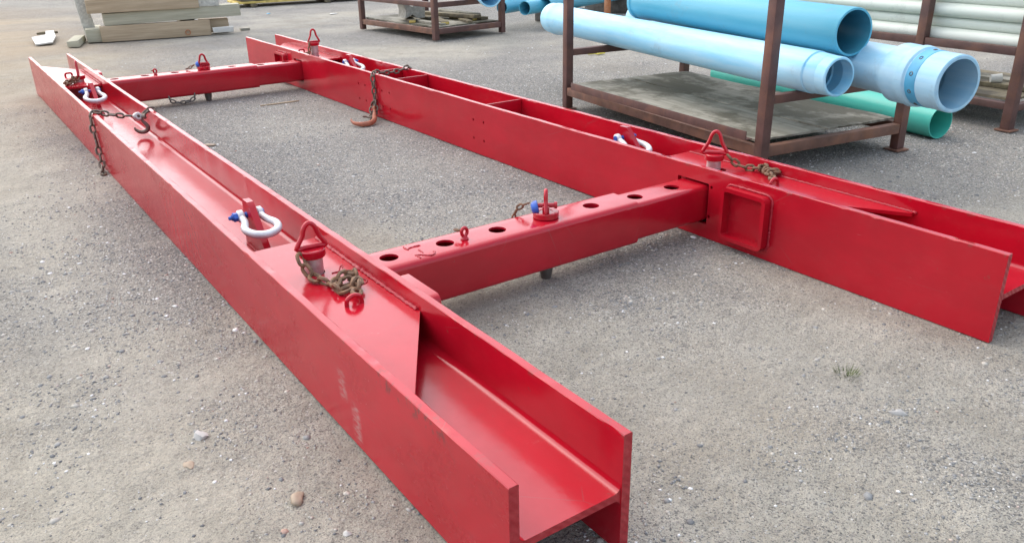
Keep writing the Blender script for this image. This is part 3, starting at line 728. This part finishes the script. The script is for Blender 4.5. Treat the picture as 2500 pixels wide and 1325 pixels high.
# ------------------------------------------------------------------ brown steel racks
def rack(loc, rz, hl, hw, label, posts, post_top, lower, upper, foot=True, sec=.07, deck=None, mids=(), group='brown steel racks in the yard', short=()):
    """frame: local x along the short side, y along the long side; lower/upper = (z0, z1) of the rails"""
    t = thing('pipe_rack', loc, rz, label, 'rack', group)
    for i, (sx, sy) in enumerate(posts):
        top = short.get((sx, sy), post_top) if isinstance(short, dict) else post_top
        m_ = MT['brown']
        box_obj('post', (sx*(hw-sec/2), sy*(hl-sec/2), top/2+.004), (sec, sec, top-.008), m_, t, .006)
        if foot: box_obj('foot_plate', (sx*(hw-sec/2), sy*(hl-sec/2), .007), (sec+.05, sec+.05, .012), MT['brown_b'], t, .003)
    for y in mids: 
        box_obj('post', (-(hw-sec/2), y, post_top/2+.004), (sec, sec, post_top-.008), MT['brown'], t, .006)
    for (z0, z1), kind in ((lower, 'rail'), (upper, 'rail')):
        if z0 is None: continue
        for sx in (-1, 1):
            if kind == 'rail' and (z0, z1) == upper and sx in t.get('skip', []): continue
            box_obj('rail', (sx*(hw-sec/2), 0, (z0+z1)/2), (sec-.012, 2*hl-2*sec-.001, z1-z0), MT['brown'], t, .005)
        for sy in (-1, 1):
            box_obj('rail', (0, sy*(hl-sec/2), (z0+z1)/2), (2*hw-2*sec-.001, sec-.012, z1-z0), MT['brown'], t, .005)
    return t
FOUR = [(-1, -1), (1, -1), (-1, 1), (1, 1)]
def part_of(o, root):   # keep world placement: part given in root-local coordinates already
    o.parent = root; return o

# rack 1: long pipes rest on its short upper rails (no long upper rails)
RZ1 = -R(8.0); C1 = (4.899, 4.283, 0)
r1 = thing('pipe_rack', C1, RZ1, 'brown rack holding the large light blue pipes, weathered plywood deck, close behind the right beam', 'rack', 'brown steel racks in the yard')
hl, hw, sec = 1.215, .655, .067
for (sx, sy) in FOUR:
    top = 1.75 if sx < 0 else .53
    box_obj('post', (sx*(hw-sec/2), sy*(hl-sec/2), top/2+.008), (sec, sec, top-.012), MT['brown'], r1, .006)
    box_obj('foot_plate', (sx*(hw-sec/2), sy*(hl-sec/2), .007), (sec+.05, sec+.05, .012), MT['brown_b'], r1, .003)
for sy in (-1, 1):
    box_obj('rail', (0, sy*(hl-sec/2), .156), (2*hw-2*sec-.001, .058, .066), MT['brown_b'], r1, .005)
    box_obj('rail', (0, sy*(hl-sec/2), .478), (2*hw-2*sec-.001, .058, .054), MT['brown'], r1, .005)
for sx in (-1, 1):
    box_obj('rail', (sx*(hw-sec/2), 0, .156), (.058, 2*hl-2*sec-.001, .066), MT['brown_b'], r1, .005)
for y in (-.45, .30): box_obj('cross_bar', (0, y, .160), (2*hw-2*sec-.001, .05, .05), MT['brown_b'], r1, .004)
def deck_sheet(name, parent, x0, x1, y0, y1, z, th, mat, seed, sag=.012):
    nx_, ny_ = 14, 26; r = np.random.default_rng(seed); V_, F_ = [], []
    xs = np.linspace(x0, x1, nx_); ys_ = np.linspace(y0, y1, ny_)
    for zz in (0, th):
        for j, y in enumerate(ys_):
            for i, x in enumerate(xs):
                e = (i in (0, nx_-1))*r.normal(0, .004); e2 = (j in (0, ny_-1))*r.normal(0, .005)
                V_.append((x+e, y+e2, z+zz+sag*(vnoise(np.array([x*2.3+seed]), np.array([y*2.1]), 5)[0]-.5)))
    n = nx_*ny_; g = lambda i, j, k: k*n+j*nx_+i
    for j in range(ny_-1):
        for i in range(nx_-1):
            F_.append((g(i, j, 1), g(i+1, j, 1), g(i+1, j+1, 1), g(i, j+1, 1))); F_.append((g(i, j, 0), g(i, j+1, 0), g(i+1, j+1, 0), g(i+1, j, 0)))
    for i in range(nx_-1): F_.append((g(i, 0, 0), g(i+1, 0, 0), g(i+1, 0, 1), g(i, 0, 1))); F_.append((g(i, ny_-1, 0), g(i, ny_-1, 1), g(i+1, ny_-1, 1), g(i+1, ny_-1, 0)))
    for j in range(ny_-1): F_.append((g(0, j, 0), g(0, j, 1), g(0, j+1, 1), g(0, j+1, 0))); F_.append((g(nx_-1, j, 0), g(nx_-1, j+1, 0), g(nx_-1, j+1, 1), g(nx_-1, j, 1)))
    return link(name, autosmooth(mesh(name, V_, F_)), mat, parent)
deck_sheet('deck_board', r1, -.612, -.02, -1.12, 1.18, .199, .014, MT['ply'], 1)
deck_sheet('deck_board', r1, -.012, .615, -1.13, 1.16, .200, .014, MT['ply'], 2)
# loose angle bar lying on that deck
t = thing('angle_bar', (4.162, 4.275, .222), -R(6.4), 'brown angle bar lying loose along the front edge of the plywood deck', 'metal bar')
box_obj('upright_flange', (0, 0, .0285), (.006, 2.02, .057), MT['brown'], t, .001)
box_obj('flat_flange', (.029, 0, .003), (.051, 2.02, .006), MT['brown'], t, .001)

# ------------------------------------------------------------------ pipes
def pipe(name, p0, p1, r, wall, label, mat, prof=None, rings=(), group=None, cat='pipe', inner_mud=False, seg=48):
    """hollow pipe from p0 (visible end) to p1; prof = [(distance from p0, outer radius)]"""
    p0, p1 = Vector(p0), Vector(p1); L_ = (p1-p0).length
    t = thing(name, p0, 0, label, cat, group)
    prof = prof or [(0, r), (L_, r)]
    outer = [(rr, z) for z, rr in prof]; inner = [(rr-wall, z) for z, rr in prof][::-1]
    ends = [(outer[0][0]-.002, outer[0][1])]
    me = lathe('pipe_wall', outer+inner, seg, True)
    o = link('pipe_wall', me, mat, t); q = (p1-p0).to_track_quat('Z', 'Y'); o.rotation_mode = 'QUATERNION'; o.rotation_quaternion = q
    for nm, z0, z1, rr, m_ in rings:
        me = lathe(nm, [(rr-.006, z0), (rr, z0+.003), (rr, z1-.003), (rr-.006, z1)], seg, True); k = link(nm, me, m_, t); k.rotation_mode = 'QUATERNION'; k.rotation_quaternion = q
    if inner_mud:
        V_, F_ = [], []; n = 9
        for j in range(12):
            z = .10+j*.045
            for i in range(n):
                a = R(-140+inner_mud+100*i/(n-1)); rr = r-wall-.004-.012*math.sin(math.pi*i/(n-1))*(.5+.5*vnoise(np.array([i*.8]), np.array([j*.9]), 4)[0]); V_.append((rr*math.cos(a), rr*math.sin(a), z))
        for j in range(11):
            for i in range(n-1): F_.append((j*n+i, j*n+i+1, (j+1)*n+i+1, (j+1)*n+i))
        k = link('dried_mud', autosmooth(mesh('dried_mud', V_, F_), 60), MT['grime'], t); k.rotation_mode = 'QUATERNION'; k.rotation_quaternion = q
    return t, q, L_
BG = 'large pipes on the near brown rack'
# long light blue pipe in front
p0 = Vector((4.335, 2.87, .632)); dv = Vector((.76, 3.70, 0)).normalized(); p1 = p0+dv*3.80; L1 = 3.80
pipe('pipe', p0, p1, .125, .011, 'long sun-faded light blue pipe lying lowest at the front of the near rack', MT['lightblue'],
     [(0, .112), (.006, .1165), (.075, .1175), (.082, .1155), (.088, .1185), (.165, .122), (.172, .116), (.180, .116), (.184, .1265), (.20, .127), (L1-.30, .127), (L1-.24, .138), (L1-.19, .139), (L1-.17, .146), (L1-.12, .147), (L1-.10, .139), (L1-.008, .139), (L1, .136)], group=BG, inner_mud=60)
# bright blue pipe on top
p0 = Vector((4.54, 2.95, .862)); dv = Vector((math.sin(.227), math.cos(.227), 0)); L2 = 2.46; p1 = p0+dv*L2
pipe('pipe', p0, p1, .141, .012, 'bright blue pipe lying on top of the two paler pipes', MT['bluepipe'],
     [(0, .139), (.004, .1415), (L2-.2, .1415), (L2-.15, .148), (L2-.10, .148), (L2-.09, .1415), (L2-.05, .1415), (L2-.04, .150), (L2-.005, .150), (L2, .147)], group=BG)
# pale pipe with the drilled coupling
p0 = Vector((4.53, 2.275, .650)); p1 = Vector((5.50, 5.80, .655)); L3 = (p1-p0).length
t3, q3, _ = pipe('pipe', p0, p1, .139, .014, 'pale blue pipe with a drilled bell end sticking furthest out over the right beam', MT['pale'],
     [(0, .148), (.005, .156), (.13, .156), (.15, .156), (.225, .156), (.235, .168), (.27, .173), (.29, .166), (.315, .162), (.335, .168), (.40, .169), (.44, .150), (.47, .140), (L3-.26, .139), (L3-.2, .150), (L3-.14, .150), (L3-.1, .158), (L3-.03, .158), (L3-.01, .15), (L3, .146)], group=BG,
     rings=[('blue_band', .145, .222, .1582, MT['band'])], inner_mud=110, seg=64)
for k in range(10):
    a = 2*math.pi*k/10+.25
    me = lathe('bolt_hole', [(0, 0), (.0125, 0), (.0125, .004), (.009, .006), (.009, .002), (0, .002)], 12)
    o = link('bolt_hole', me, MT['dark'], t3); o.rotation_mode = 'QUATERNION'
    n = q3 @ Vector((math.cos(a), math.sin(a), 0)); o.location = q3 @ Vector((.1555*math.cos(a), .1555*math.sin(a), .184)); o.location = Vector(o.location)+n*.0
    o.rotation_quaternion = n.to_track_quat('Z', 'Y')
pipe('pipe', (5.30, 3.32, .601), (5.75, 5.75, .601), .095, .009, 'small blue pipe peeping out behind the bright blue one', MT['bluepipe'], group=BG)
d11 = Vector((math.sin(R(10)), math.cos(R(10)), 0)); g0 = Vector((5.870, 3.02, .116))
pipe('pipe', g0, g0+d11*2.5, .117, .006, 'green pipe lying on the ground behind the near rack', MT['greenpipe'])

# ------------------------------------------------------------------ rack 3 with white pipes
RZ3 = -R(4.6); u3 = Vector((math.sin(R(4.6)), math.cos(R(4.6)), 0)); w3 = Vector((u3.y, -u3.x, 0))
c3 = Vector((6.435, 2.80, 0))   # front right corner post
def at3(x, y, z=0): return Vector((x, y, z))
r3 = thing('pipe_rack', c3, RZ3, 'brown rack at the right edge holding white pipes', 'rack', 'brown steel racks in the yard')
for x, y, top in ((.035, .035, 1.5), (.035, .84, 1.5), (.035, 2.42, 1.5), (1.2, .035, 1.5), (1.2, 2.42, 1.5)):
    box_obj('post', (x, y, top/2+.008), (.072, .072, top-.012), MT['brown'], r3, .006)
    box_obj('foot_plate', (x, y, .008), (.12, .12, .012), MT['brown_b'], r3, .003)
for y0, y1 in ((.073, .802), (.878, 2.382)):
    box_obj('rail', (.035, (y0+y1)/2, .178), (.058, y1-y0-.002, .05), MT['brown'], r3, .004)
    box_obj('rail', (.035, (y0+y1)/2, .572), (.058, y1-y0-.002, .058), MT['brown'], r3, .004)
for y in (.035, 2.42):
    for z in (.17, .545): box_obj('rail', (.6175, y, z), (1.09, .056, .05), MT['brown'], r3, .004)
box_obj('rail', (.6175, .84, .545), (1.09, .056, .05), MT['brown'], r3, .004)
deck_sheet('deck_board', r3, .08, .52, .08, 2.36, .206, .02, MT['plank'], 4)
deck_sheet('deck_board', r3, .53, 1.14, .10, 2.37, .206, .02, MT['plank'], 6)
for k, (x, y, z, a, s_, lb) in enumerate(((.40, 1.0, .245, 4, (.10, 1.7, .035), 'old grey board lying on the deck of the white pipe rack, nearest its front'), (.66, 1.1, .25, -3, (.16, 1.6, .045), 'wide old board lying behind the grey one on the white pipe rack deck'))):
    o = box_obj('board', c3+(Matrix.Rotation(RZ3, 3, 'Z') @ Vector((x, y, z))), s_, MT['ply'] if k else MT['plank'], None, .004, Matrix.Rotation(RZ3+R(a), 3, 'Z').to_euler(), .004)
    tag(o, lb, 'board', 'old boards on the rack decks')
cup = link('paper_cup', lathe('paper_cup', [(.030, 0), (.036, .075), (.038, .078), (.034, .076), (.028, .004), (0, .004)], 18), MT['white']); cup.location = c3+Matrix.Rotation(RZ3, 3, 'Z') @ Vector((.40, .44, .29)); cup.rotation_euler = (R(86), 0, R(40))
tag(cup, 'crumpled white cup lying on the deck of the white pipe rack', 'cup')
pr = .0525; k = 0
WL = ['lowest front white pipe in the stack on the right rack', 'white pipe nested second from the bottom of the right rack stack', 'third white pipe up at the front of the right rack stack', 'fourth white pipe up, nested back in the right rack stack', 'white pipe in the fifth layer of the right rack stack', 'topmost white pipe at the front of the right rack stack']
rowz = [.625+i*.0925 for i in range(6)]
lab_back = ['second', 'third', 'fourth', 'fifth']
for i, z in enumerate(rowz):
    off = .075+pr+(0 if i % 2 == 0 else pr)
    for j in range(4):
        x = off+j*2*pr+.002*j
        a = c3+Matrix.Rotation(RZ3, 3, 'Z') @ Vector((x, -.62+RNG.uniform(-.05, .05), z)); b = a+u3*(4.2+RNG.uniform(-.05, .05))
        if j == 0: lb = WL[i]
        else: lb = 'white pipe lying hidden behind the front ones in the right rack stack'
        if j: continue
        pipe('white_pipe', a, b, pr, .005, lb, MT['whitepipe'], group='white pipes stacked on the right rack', seg=24)

# ------------------------------------------------------------------ rack 2 (back) with boards, block, pipes
a2 = Vector((5.81, 10.16, 0)); u2 = Vector((5.632-5.808, 12.105-10.15, 0)).normalized(); w2 = Vector((u2.y, -u2.x, 0))
RZ2 = math.atan2(-u2.x, u2.y)
r2 = thing('pipe_rack', a2, RZ2, 'brown rack in the back holding old boards and a notched grey block', 'rack', 'brown steel racks in the yard')
for x, y in ((.03, .03), (1.22, .03), (.03, 1.98), (1.22, 1.98)):
    box_obj('post', (x, y, .66), (.075, .075, 1.3), MT['brown'], r2, .005)
for x in (.03, 1.22):
    for z, h_ in ((.125, .075), (.475, .07)): box_obj('rail', (x, 1.005, z), (.06, 1.873, h_), MT['brown_b' if z < .2 else 'brown'], r2, .004)
for y in (.03, 1.98):
    for z, h_ in ((.125, .075), (.475, .07)): box_obj('rail', (.625, y, z), (1.113, .06, h_), MT['brown'], r2, .004)
deck_sheet('deck_board', r2, .07, .62, .07, 1.94, .165, .018, MT['ply'], 8)
deck_sheet('deck_board', r2, .63, 1.18, .07, 1.94, .165, .018, MT['ply'], 9)
M2 = Matrix.Translation(a2) @ Matrix.Rotation(RZ2, 4, 'Z')
for x, y, z, a, s_, mt, lb in ((.34, 1.15, .205, 62, (1.0, .10, .036), 'plank', 'yellow edged board on the back rack, sticking out left under the block'),
        (.52, .66, .205, 66, (1.05, .12, .036), 'plank', 'yellow ended board in front of the notched block on the back rack'),
        (.78, .95, .245, 100, (1.5, .16, .045), 'plank', 'long old plank lying uppermost across the back rack deck'),
        (.98, 1.0, .21, 96, (1.55, .14, .04), 'plank', 'long old plank lying under the uppermost one on the back rack'),
        (.24, .42, .20, 88, (.6, .09, .03), 'ply', 'short pale batten along the left front edge of the back rack deck'),
        (.66, 1.35, .205, 80, (1.0, .15, .04), 'plank', 'dark old plank behind the notched block on the back rack'),
        (1.08, .95, .25, 88, (1.1, .12, .035), 'ply', 'greyish board lying along the right edge of the back rack deck'),
        (.80, .42, .20, 70, (.7, .08, .03), 'plank', 'thin dark batten lying across the front of the back rack deck'),
        (.90, .55, .205, 96, (.5, .1, .05), 'plank', 'short yellow ended offcut at the right front of the back rack deck')):
    t = thing('board', M2 @ Vector((x, y, z)), RZ2+R(a), lb, 'board', 'old boards on the rack decks')
    box_obj('board_body', (0, 0, 0), s_, MT[mt], t, .003, None, .003)
    if 'yellow' in lb:
        box_obj('painted_edge', (0, -s_[1]/2-.003, 0), (s_[0]*.96, .004, s_[2]*.9), MT['yellow'], t, .0008); box_obj('painted_end', (-s_[0]/2-.0035, 0, 0), (.004, s_[1]*.9, s_[2]*.9), MT['yellow'], t, .0008)
# block with a V-notch in the end, lying tilted on the boards
bp = [(-.13, 0), (-.05, .06), (0, .10), (.05, .06), (.06, 0), (.14, 0), (.16, .19), (.05, .24), (-.03, .19), (-.13, .24), (-.17, .13), (-.10, .11)]
bp = [(-.15, 0), (-.03, .055), (.03, .0), (.15, .0), (.16, .16), (.06, .21), (-.03, .165), (-.16, .21), (-.13, .10)]
me = prism_mesh('concrete_block', bp, -.20, .20, .004)
o = link('concrete_block', me, MT['block']); o.rotation_mode = 'XYZ'
o.matrix_world = Matrix.Translation(M2 @ Vector((.30, 1.02, .232))) @ Matrix.Rotation(RZ2+R(-18), 4, 'Z') @ Matrix.Rotation(R(90), 4, 'X')
tag(o, 'grey concrete block with a notched end lying on the boards of the back rack', 'block')
# big belled pipe on the upper level
d2 = Vector((.38, .92, 0)).normalized()
p0 = Vector((6.20, 9.35, .635)); 
pb = [(0, .150), (.006, .158), (.16, .158), (.2, .150), (.24, .15), (.30, .130), (3.0, .128)]
pipe('pipe', p0, p0+d2*3.0, .13, .012, 'pale blue belled pipe on the upper rails of the back rack', MT['lightblue'], pb, group='pipes stored at the back of the yard')
# blue pipes on bearers to its right
for i, (x, y, z, r_, mt, lb) in enumerate(((7.20, 10.55, .33, .095, 'bluepipe', 'blue pipe end just right of the back rack, leftmost of three on bearers'), (7.38, 10.22, .33, .10, 'bluepipe', 'blue pipe end in the middle of three on bearers behind the long faded pipe'), (7.78, 10.25, .34, .115, 'bluepipe', 'blue pipe with dark mouth, rightmost of three on bearers'),)):
    a = Vector((x, y, z)); pipe('pipe', a, a+Vector((.93, .37, 0)).normalized()*4.5, r_, .010, lb, MT[mt], group='pipes stored at the back of the yard', seg=32)
a = Vector((7.35, 10.75, .56)); pipe('pipe', a, a+Vector((.93, .37, 0)).normalized()*4.5, .12, .011, 'pale blue pipe resting on the row of blue pipes at the back', MT['lightblue'], [(0, .13), (.006, .138), (.14, .138), (.18, .12), (4.5, .12)], group='pipes stored at the back of the yard', seg=32)
for k, dd in enumerate((1.1, 2.8)):
    o = box_obj('bearer', Vector((7.5, 10.4, .115))+Vector((.93, .37, 0)).normalized()*dd, (.14, .9, .22), MT['dark'], None, .008, Matrix.Rotation(R(21.7), 3, 'Z').to_euler(), .005)  # bearers coloured dark to stand in for the shadow under the pipes
    tag(o, 'shadow-dark timber bearer under the row of blue pipes, '+('front one' if k == 0 else 'rear one'), 'bearer', 'bearers under the blue pipes')
t = thing('rusty_post', (8.66, 9.84, 0), R(15), 'orange rusty steel post behind the faded blue pipe', 'post')
box_obj('post_body', (0, 0, .45), (.075, .075, .9), MT['rustpost'], t, .005); box_obj('arm', (.32, 0, .52), (.56, .06, .06), MT['rustpost'], t, .004)
t = thing('lashing_strap', (8.02, 10.40, .33), R(21.7), 'olive strap wrapped round the back row of blue pipes', 'strap')
link('strap_loop', tube_mesh('strap_loop', [(0, .125*math.cos(a_), .125*math.sin(a_)) for a_ in np.linspace(0, 2*math.pi, 25)[:-1]], .014, 6, closed=True), MT['strap'], t)

# ------------------------------------------------------------------ timber stack at the back left
def timber(c, s, rz, label, mat='timber', rx=0.0, ry=0.0, name='timber', grp='timbers stacked at the back left', jit=.006):
    o = box_obj(name, c, s, MT[mat], None, .006, (rx, ry, rz), jit); tag(o, label, 'timber', grp); return o
AZ = R(-7.7)
ax = Vector((math.cos(AZ), math.sin(AZ), 0)); ay = Vector((-ax.y, ax.x, 0)); B0 = Vector((2.10, 13.30, 0))
def tl(x, y, z): return B0+ax*x+ay*y+Vector((0, 0, z))
timber(tl(.77, .11, .118), (1.50, .20, .212), AZ, 'longest bottom timber lying at the front of the stack', 'timber')
timber(tl(-.06, .38, .10), (.22, .62, .18), AZ, 'grey green cross timber showing its end at the left bottom of the stack', 'timber_b')
timber(tl(1.62, .30, .12), (.42, .16, .20), AZ, 'short brown timber behind the right end of the bottom one', 'timber')
timber(tl(1.05, .24, .322), (1.93, .22, .165), AZ, 'pale grey green timber in the middle course reaching furthest right', 'timber_b', ry=R(-1.0))
timber(tl(.66, .20, .50), (1.52, .24, .185), AZ, 'wide tan timber on top of the stack', 'timber')
timber(tl(.86, .22, .69), (1.25, .22, .18), AZ, 'second tan timber laid over the top course', 'timber')
timber(tl(.25, .60, .12), (.20, .6, .22), AZ, 'cross timber hidden behind the left of the front timber', 'plank')
timber(tl(1.25, .60, .12), (.20, .6, .22), AZ, 'cross timber hidden behind the right of the front timber', 'plank')
t = thing('concrete_post', tl(-.14, .42, 0), AZ, 'pale speckled concrete post leaning at the left of the timbers', 'post')
box_obj('post_body', (.0, 0, .42), (.15, .16, .83), MT['concrete'], t, .012, (R(-3), R(-7), 0), .008)
o = box_obj('concrete_block', tl(1.55, .21, .485), (.33, .2, .15), MT['concrete'], None, .01, (0, 0, AZ), .006); tag(o, 'pale concrete block lying on the middle timber at the right', 'block')
o = box_obj('offcut', tl(1.70, .02, .075), (.30, .09, .075), MT['white'], None, .003, (0, 0, AZ), .004); tag(o, 'white offcut leaning against the right end of the timbers', 'offcut', 'white offcuts by the timbers')
o = box_obj('offcut', (1.80, 13.42, .05), (.15, .75, .085), MT['timber_b'], None, .006, (0, 0, R(-16)), .006); tag(o, 'small pale timber offcut lying left of the stack', 'offcut')
# bent white sheet fragment
V_ = [(0, 0, 0), (.30, 0, 0), (.36, .85, .0), (.33, 1.5, .03), (.28, .85, .06), (.05, .75, .02)]
t = link('broken_panel', prism_mesh('broken_panel', [(0, 0), (.22, .02), (.34, .55), (.40, 1.15), (.29, 1.18), (.24, .80), (.04, .72)], 0, .018), MT['white']); t.location = (1.30, 13.62, .012); t.rotation_euler = (R(2), R(-3), 0)
tag(t, 'broken L shaped white panel piece lying on the dirt left of the timbers', 'panel')
t = link('wood_scrap', prism_mesh('wood_scrap', [(0, 0), (.16, .05), (.30, .0), (.26, .09), (.10, .12)], 0, .03), MT['plank']); t.location = (1.50, 15.2, .0); tag(t, 'small dark wood scrap behind the broken white panel', 'scrap')
t = link('timber_scrap', prism_mesh('timber_scrap', [(0, 0), (.14, .0), (.17, .16), (.02, .13)], 0, .035), MT['ply']); t.location = tl(2.02, .35, 0); tag(t, 'grey chunk of scrap wood just right of the timbers', 'scrap')
o = link('iron_ring', tube_mesh('iron_ring', [(.034*math.cos(a), -.004, .034*math.sin(a)) for a in np.linspace(0, 2*math.pi, 17)[:-1]], .007, 6, closed=True), MT['rustpost']); o.location = tl(1.19, -.012, .072); o.rotation_euler = (0, 0, AZ); tag(o, 'small rusty ring hanging on the front face of the bottom timber', 'ring')

# stack of sheets far back
t = thing('sheet_stack', (6.7, 17.28, 0), R(-5.0), 'low stack of yellowish boards and sheets lying far behind the beams', 'board stack')
for x in (-1.0, .55, 2.0): box_obj('bearer', (x, .25, .035), (.12, .75, .06), MT['plank'], t, .006)
for k, (z, h_, mt, dx, dy) in enumerate(((.088, .04, 'yellow', 0, 0), (.130, .035, 'plank', .12, .05), (.205, .02, 'plank', .1, .1), (.24, .045, 'cream', .03, .03))):
    box_obj('sheet', (.45+dx, .35+dy, z), (3.6, .8, h_), MT[mt], t, .003, (0, 0, R(RNG.uniform(-.6, .6))))
box_obj('bearer', (-.9, .3, .172), (.1, .7, .04), MT['plank'], t, .004); box_obj('bearer', (1.6, .3, .172), (.1, .7, .04), MT['plank'], t, .004)

# ------------------------------------------------------------------ single stones and litter
def rock(loc, s, mat, label, seed, name='stone', group='loose stones on the ground'):
    bm = bmesh.new(); bmesh.ops.create_icosphere(bm, subdivisions=3 if mat == 'pebble' else 2, radius=1); r = random.Random(seed)
    ph = [Vector((r.uniform(-1, 1), r.uniform(-1, 1), r.uniform(-1, 1))).normalized() for _ in range(9)]
    for v in bm.verts:
        k = 1.0
        for p in ph:
            dd = v.co.normalized().dot(p)
            if dd > .66: k *= 1-(dd-.66)*.95
        v.co = v.co*k
    me = bm_mesh(name, bm); autosmooth(me, 40 if mat != 'pebble' else 80)
    for v in me.vertices: v.co.x *= s[0]; v.co.y *= s[1]; v.co.z *= s[2]
    o = link(name, me, MT[mat]); z = float(ground_h(np.array([loc[0]]), np.array([loc[1]]))[0]); o.location = (loc[0], loc[1], z+s[2]*.22); o.rotation_euler = (0, 0, r.uniform(0, 3)); return tag(o, label, 'stone', group)
rock((.562, 1.916), (.034, .025, .016), 'pebble', 'smooth tan oval pebble lying left of the near beam end', 1)
rock((.429, 2.406), (.033, .026, .018), 'pebble_w', 'angular pale stone lying near the track, biggest left of the left beam', 2)
rock((.355, 2.27), (.030, .018, .006), 'pebble', 'flat brown stone pressed into the sand below the pale stone', 3)
rock((.62, 1.70), (.013, .011, .010), 'pebble_w', 'small white stone at the bottom edge beside the left beam', 5)
rock((1.585, 6.232), (.055, .030, .016), 'pebble', 'flat tan stone alone on the ground inside the frame', 7)
rock((2.33, 1.16), (.035, .022, .010), 'pebble_g', 'flat bluish grey stone in front of the right beam end', 9)
# grass tuft
V_, F_ = [], []; rr = random.Random(5)
for k in range(60):
    a = rr.uniform(0, 6.28); b = rr.uniform(0, .045); x, y = b*math.cos(a), b*math.sin(a); h_ = rr.uniform(.012, .035); w = .0016; ox, oy = math.cos(a)*h_*.8, math.sin(a)*h_*.8
    n = len(V_); V_ += [(x-w*math.sin(a), y+w*math.cos(a), 0), (x+w*math.sin(a), y-w*math.cos(a), 0), (x+ox, y+oy, h_)]; F_.append((n, n+1, n+2))
me = bpy.data.meshes.new('grass_tuft'); me.from_pydata(V_, [], F_); o = link('grass_tuft', me, MT['grass']); o.location = (2.41, 1.40, float(ground_h(np.array([2.41]), np.array([1.40]))[0])); tag(o, 'small tuft of green grass on the bare ground in front of the right beam', 'grass tuft')
def scrap(name, loc, pts, th, mat, label, cat, rz=0, rx=0):
    o = link(name, prism_mesh(name, pts, 0, th), MT[mat]); o.location = loc; o.rotation_euler = (rx, 0, rz); return tag(o, label, cat)
o = scrap('yellow_tape', (6.57, 7.80, .004), [(0, 0), (.09, .02), (.12, -.01), (.22, .03), (.20, .06), (.10, .05), (.02, .05)], .012, 'yplastic', 'crumpled yellow plastic scrap on the ground left of the near rack', 'plastic scrap', R(-30), R(6))
scrap('twig', (2.38, 7.42, -.004), [(0, 0), (.30, .05), (.36, .075), (.30, .068), (0, .014)], .010, 'timber', 'thin wooden stick on the ground near the far crossbar', 'stick', R(-12))
scrap('blue_scrap', (5.40, 15.7, .0), [(0, 0), (.06, 0), (.05, .05), (0, .04)], .012, 'lightblue', 'tiny pale blue scrap on the ground below the far board stack', 'scrap')
scrap('paper_scrap', (6.24, 14.75, .0), [(0, 0), (.15, .02), (.18, .09), (.05, .11)], .008, 'white', 'whitish scrap on the ground left of the back rack', 'scrap')
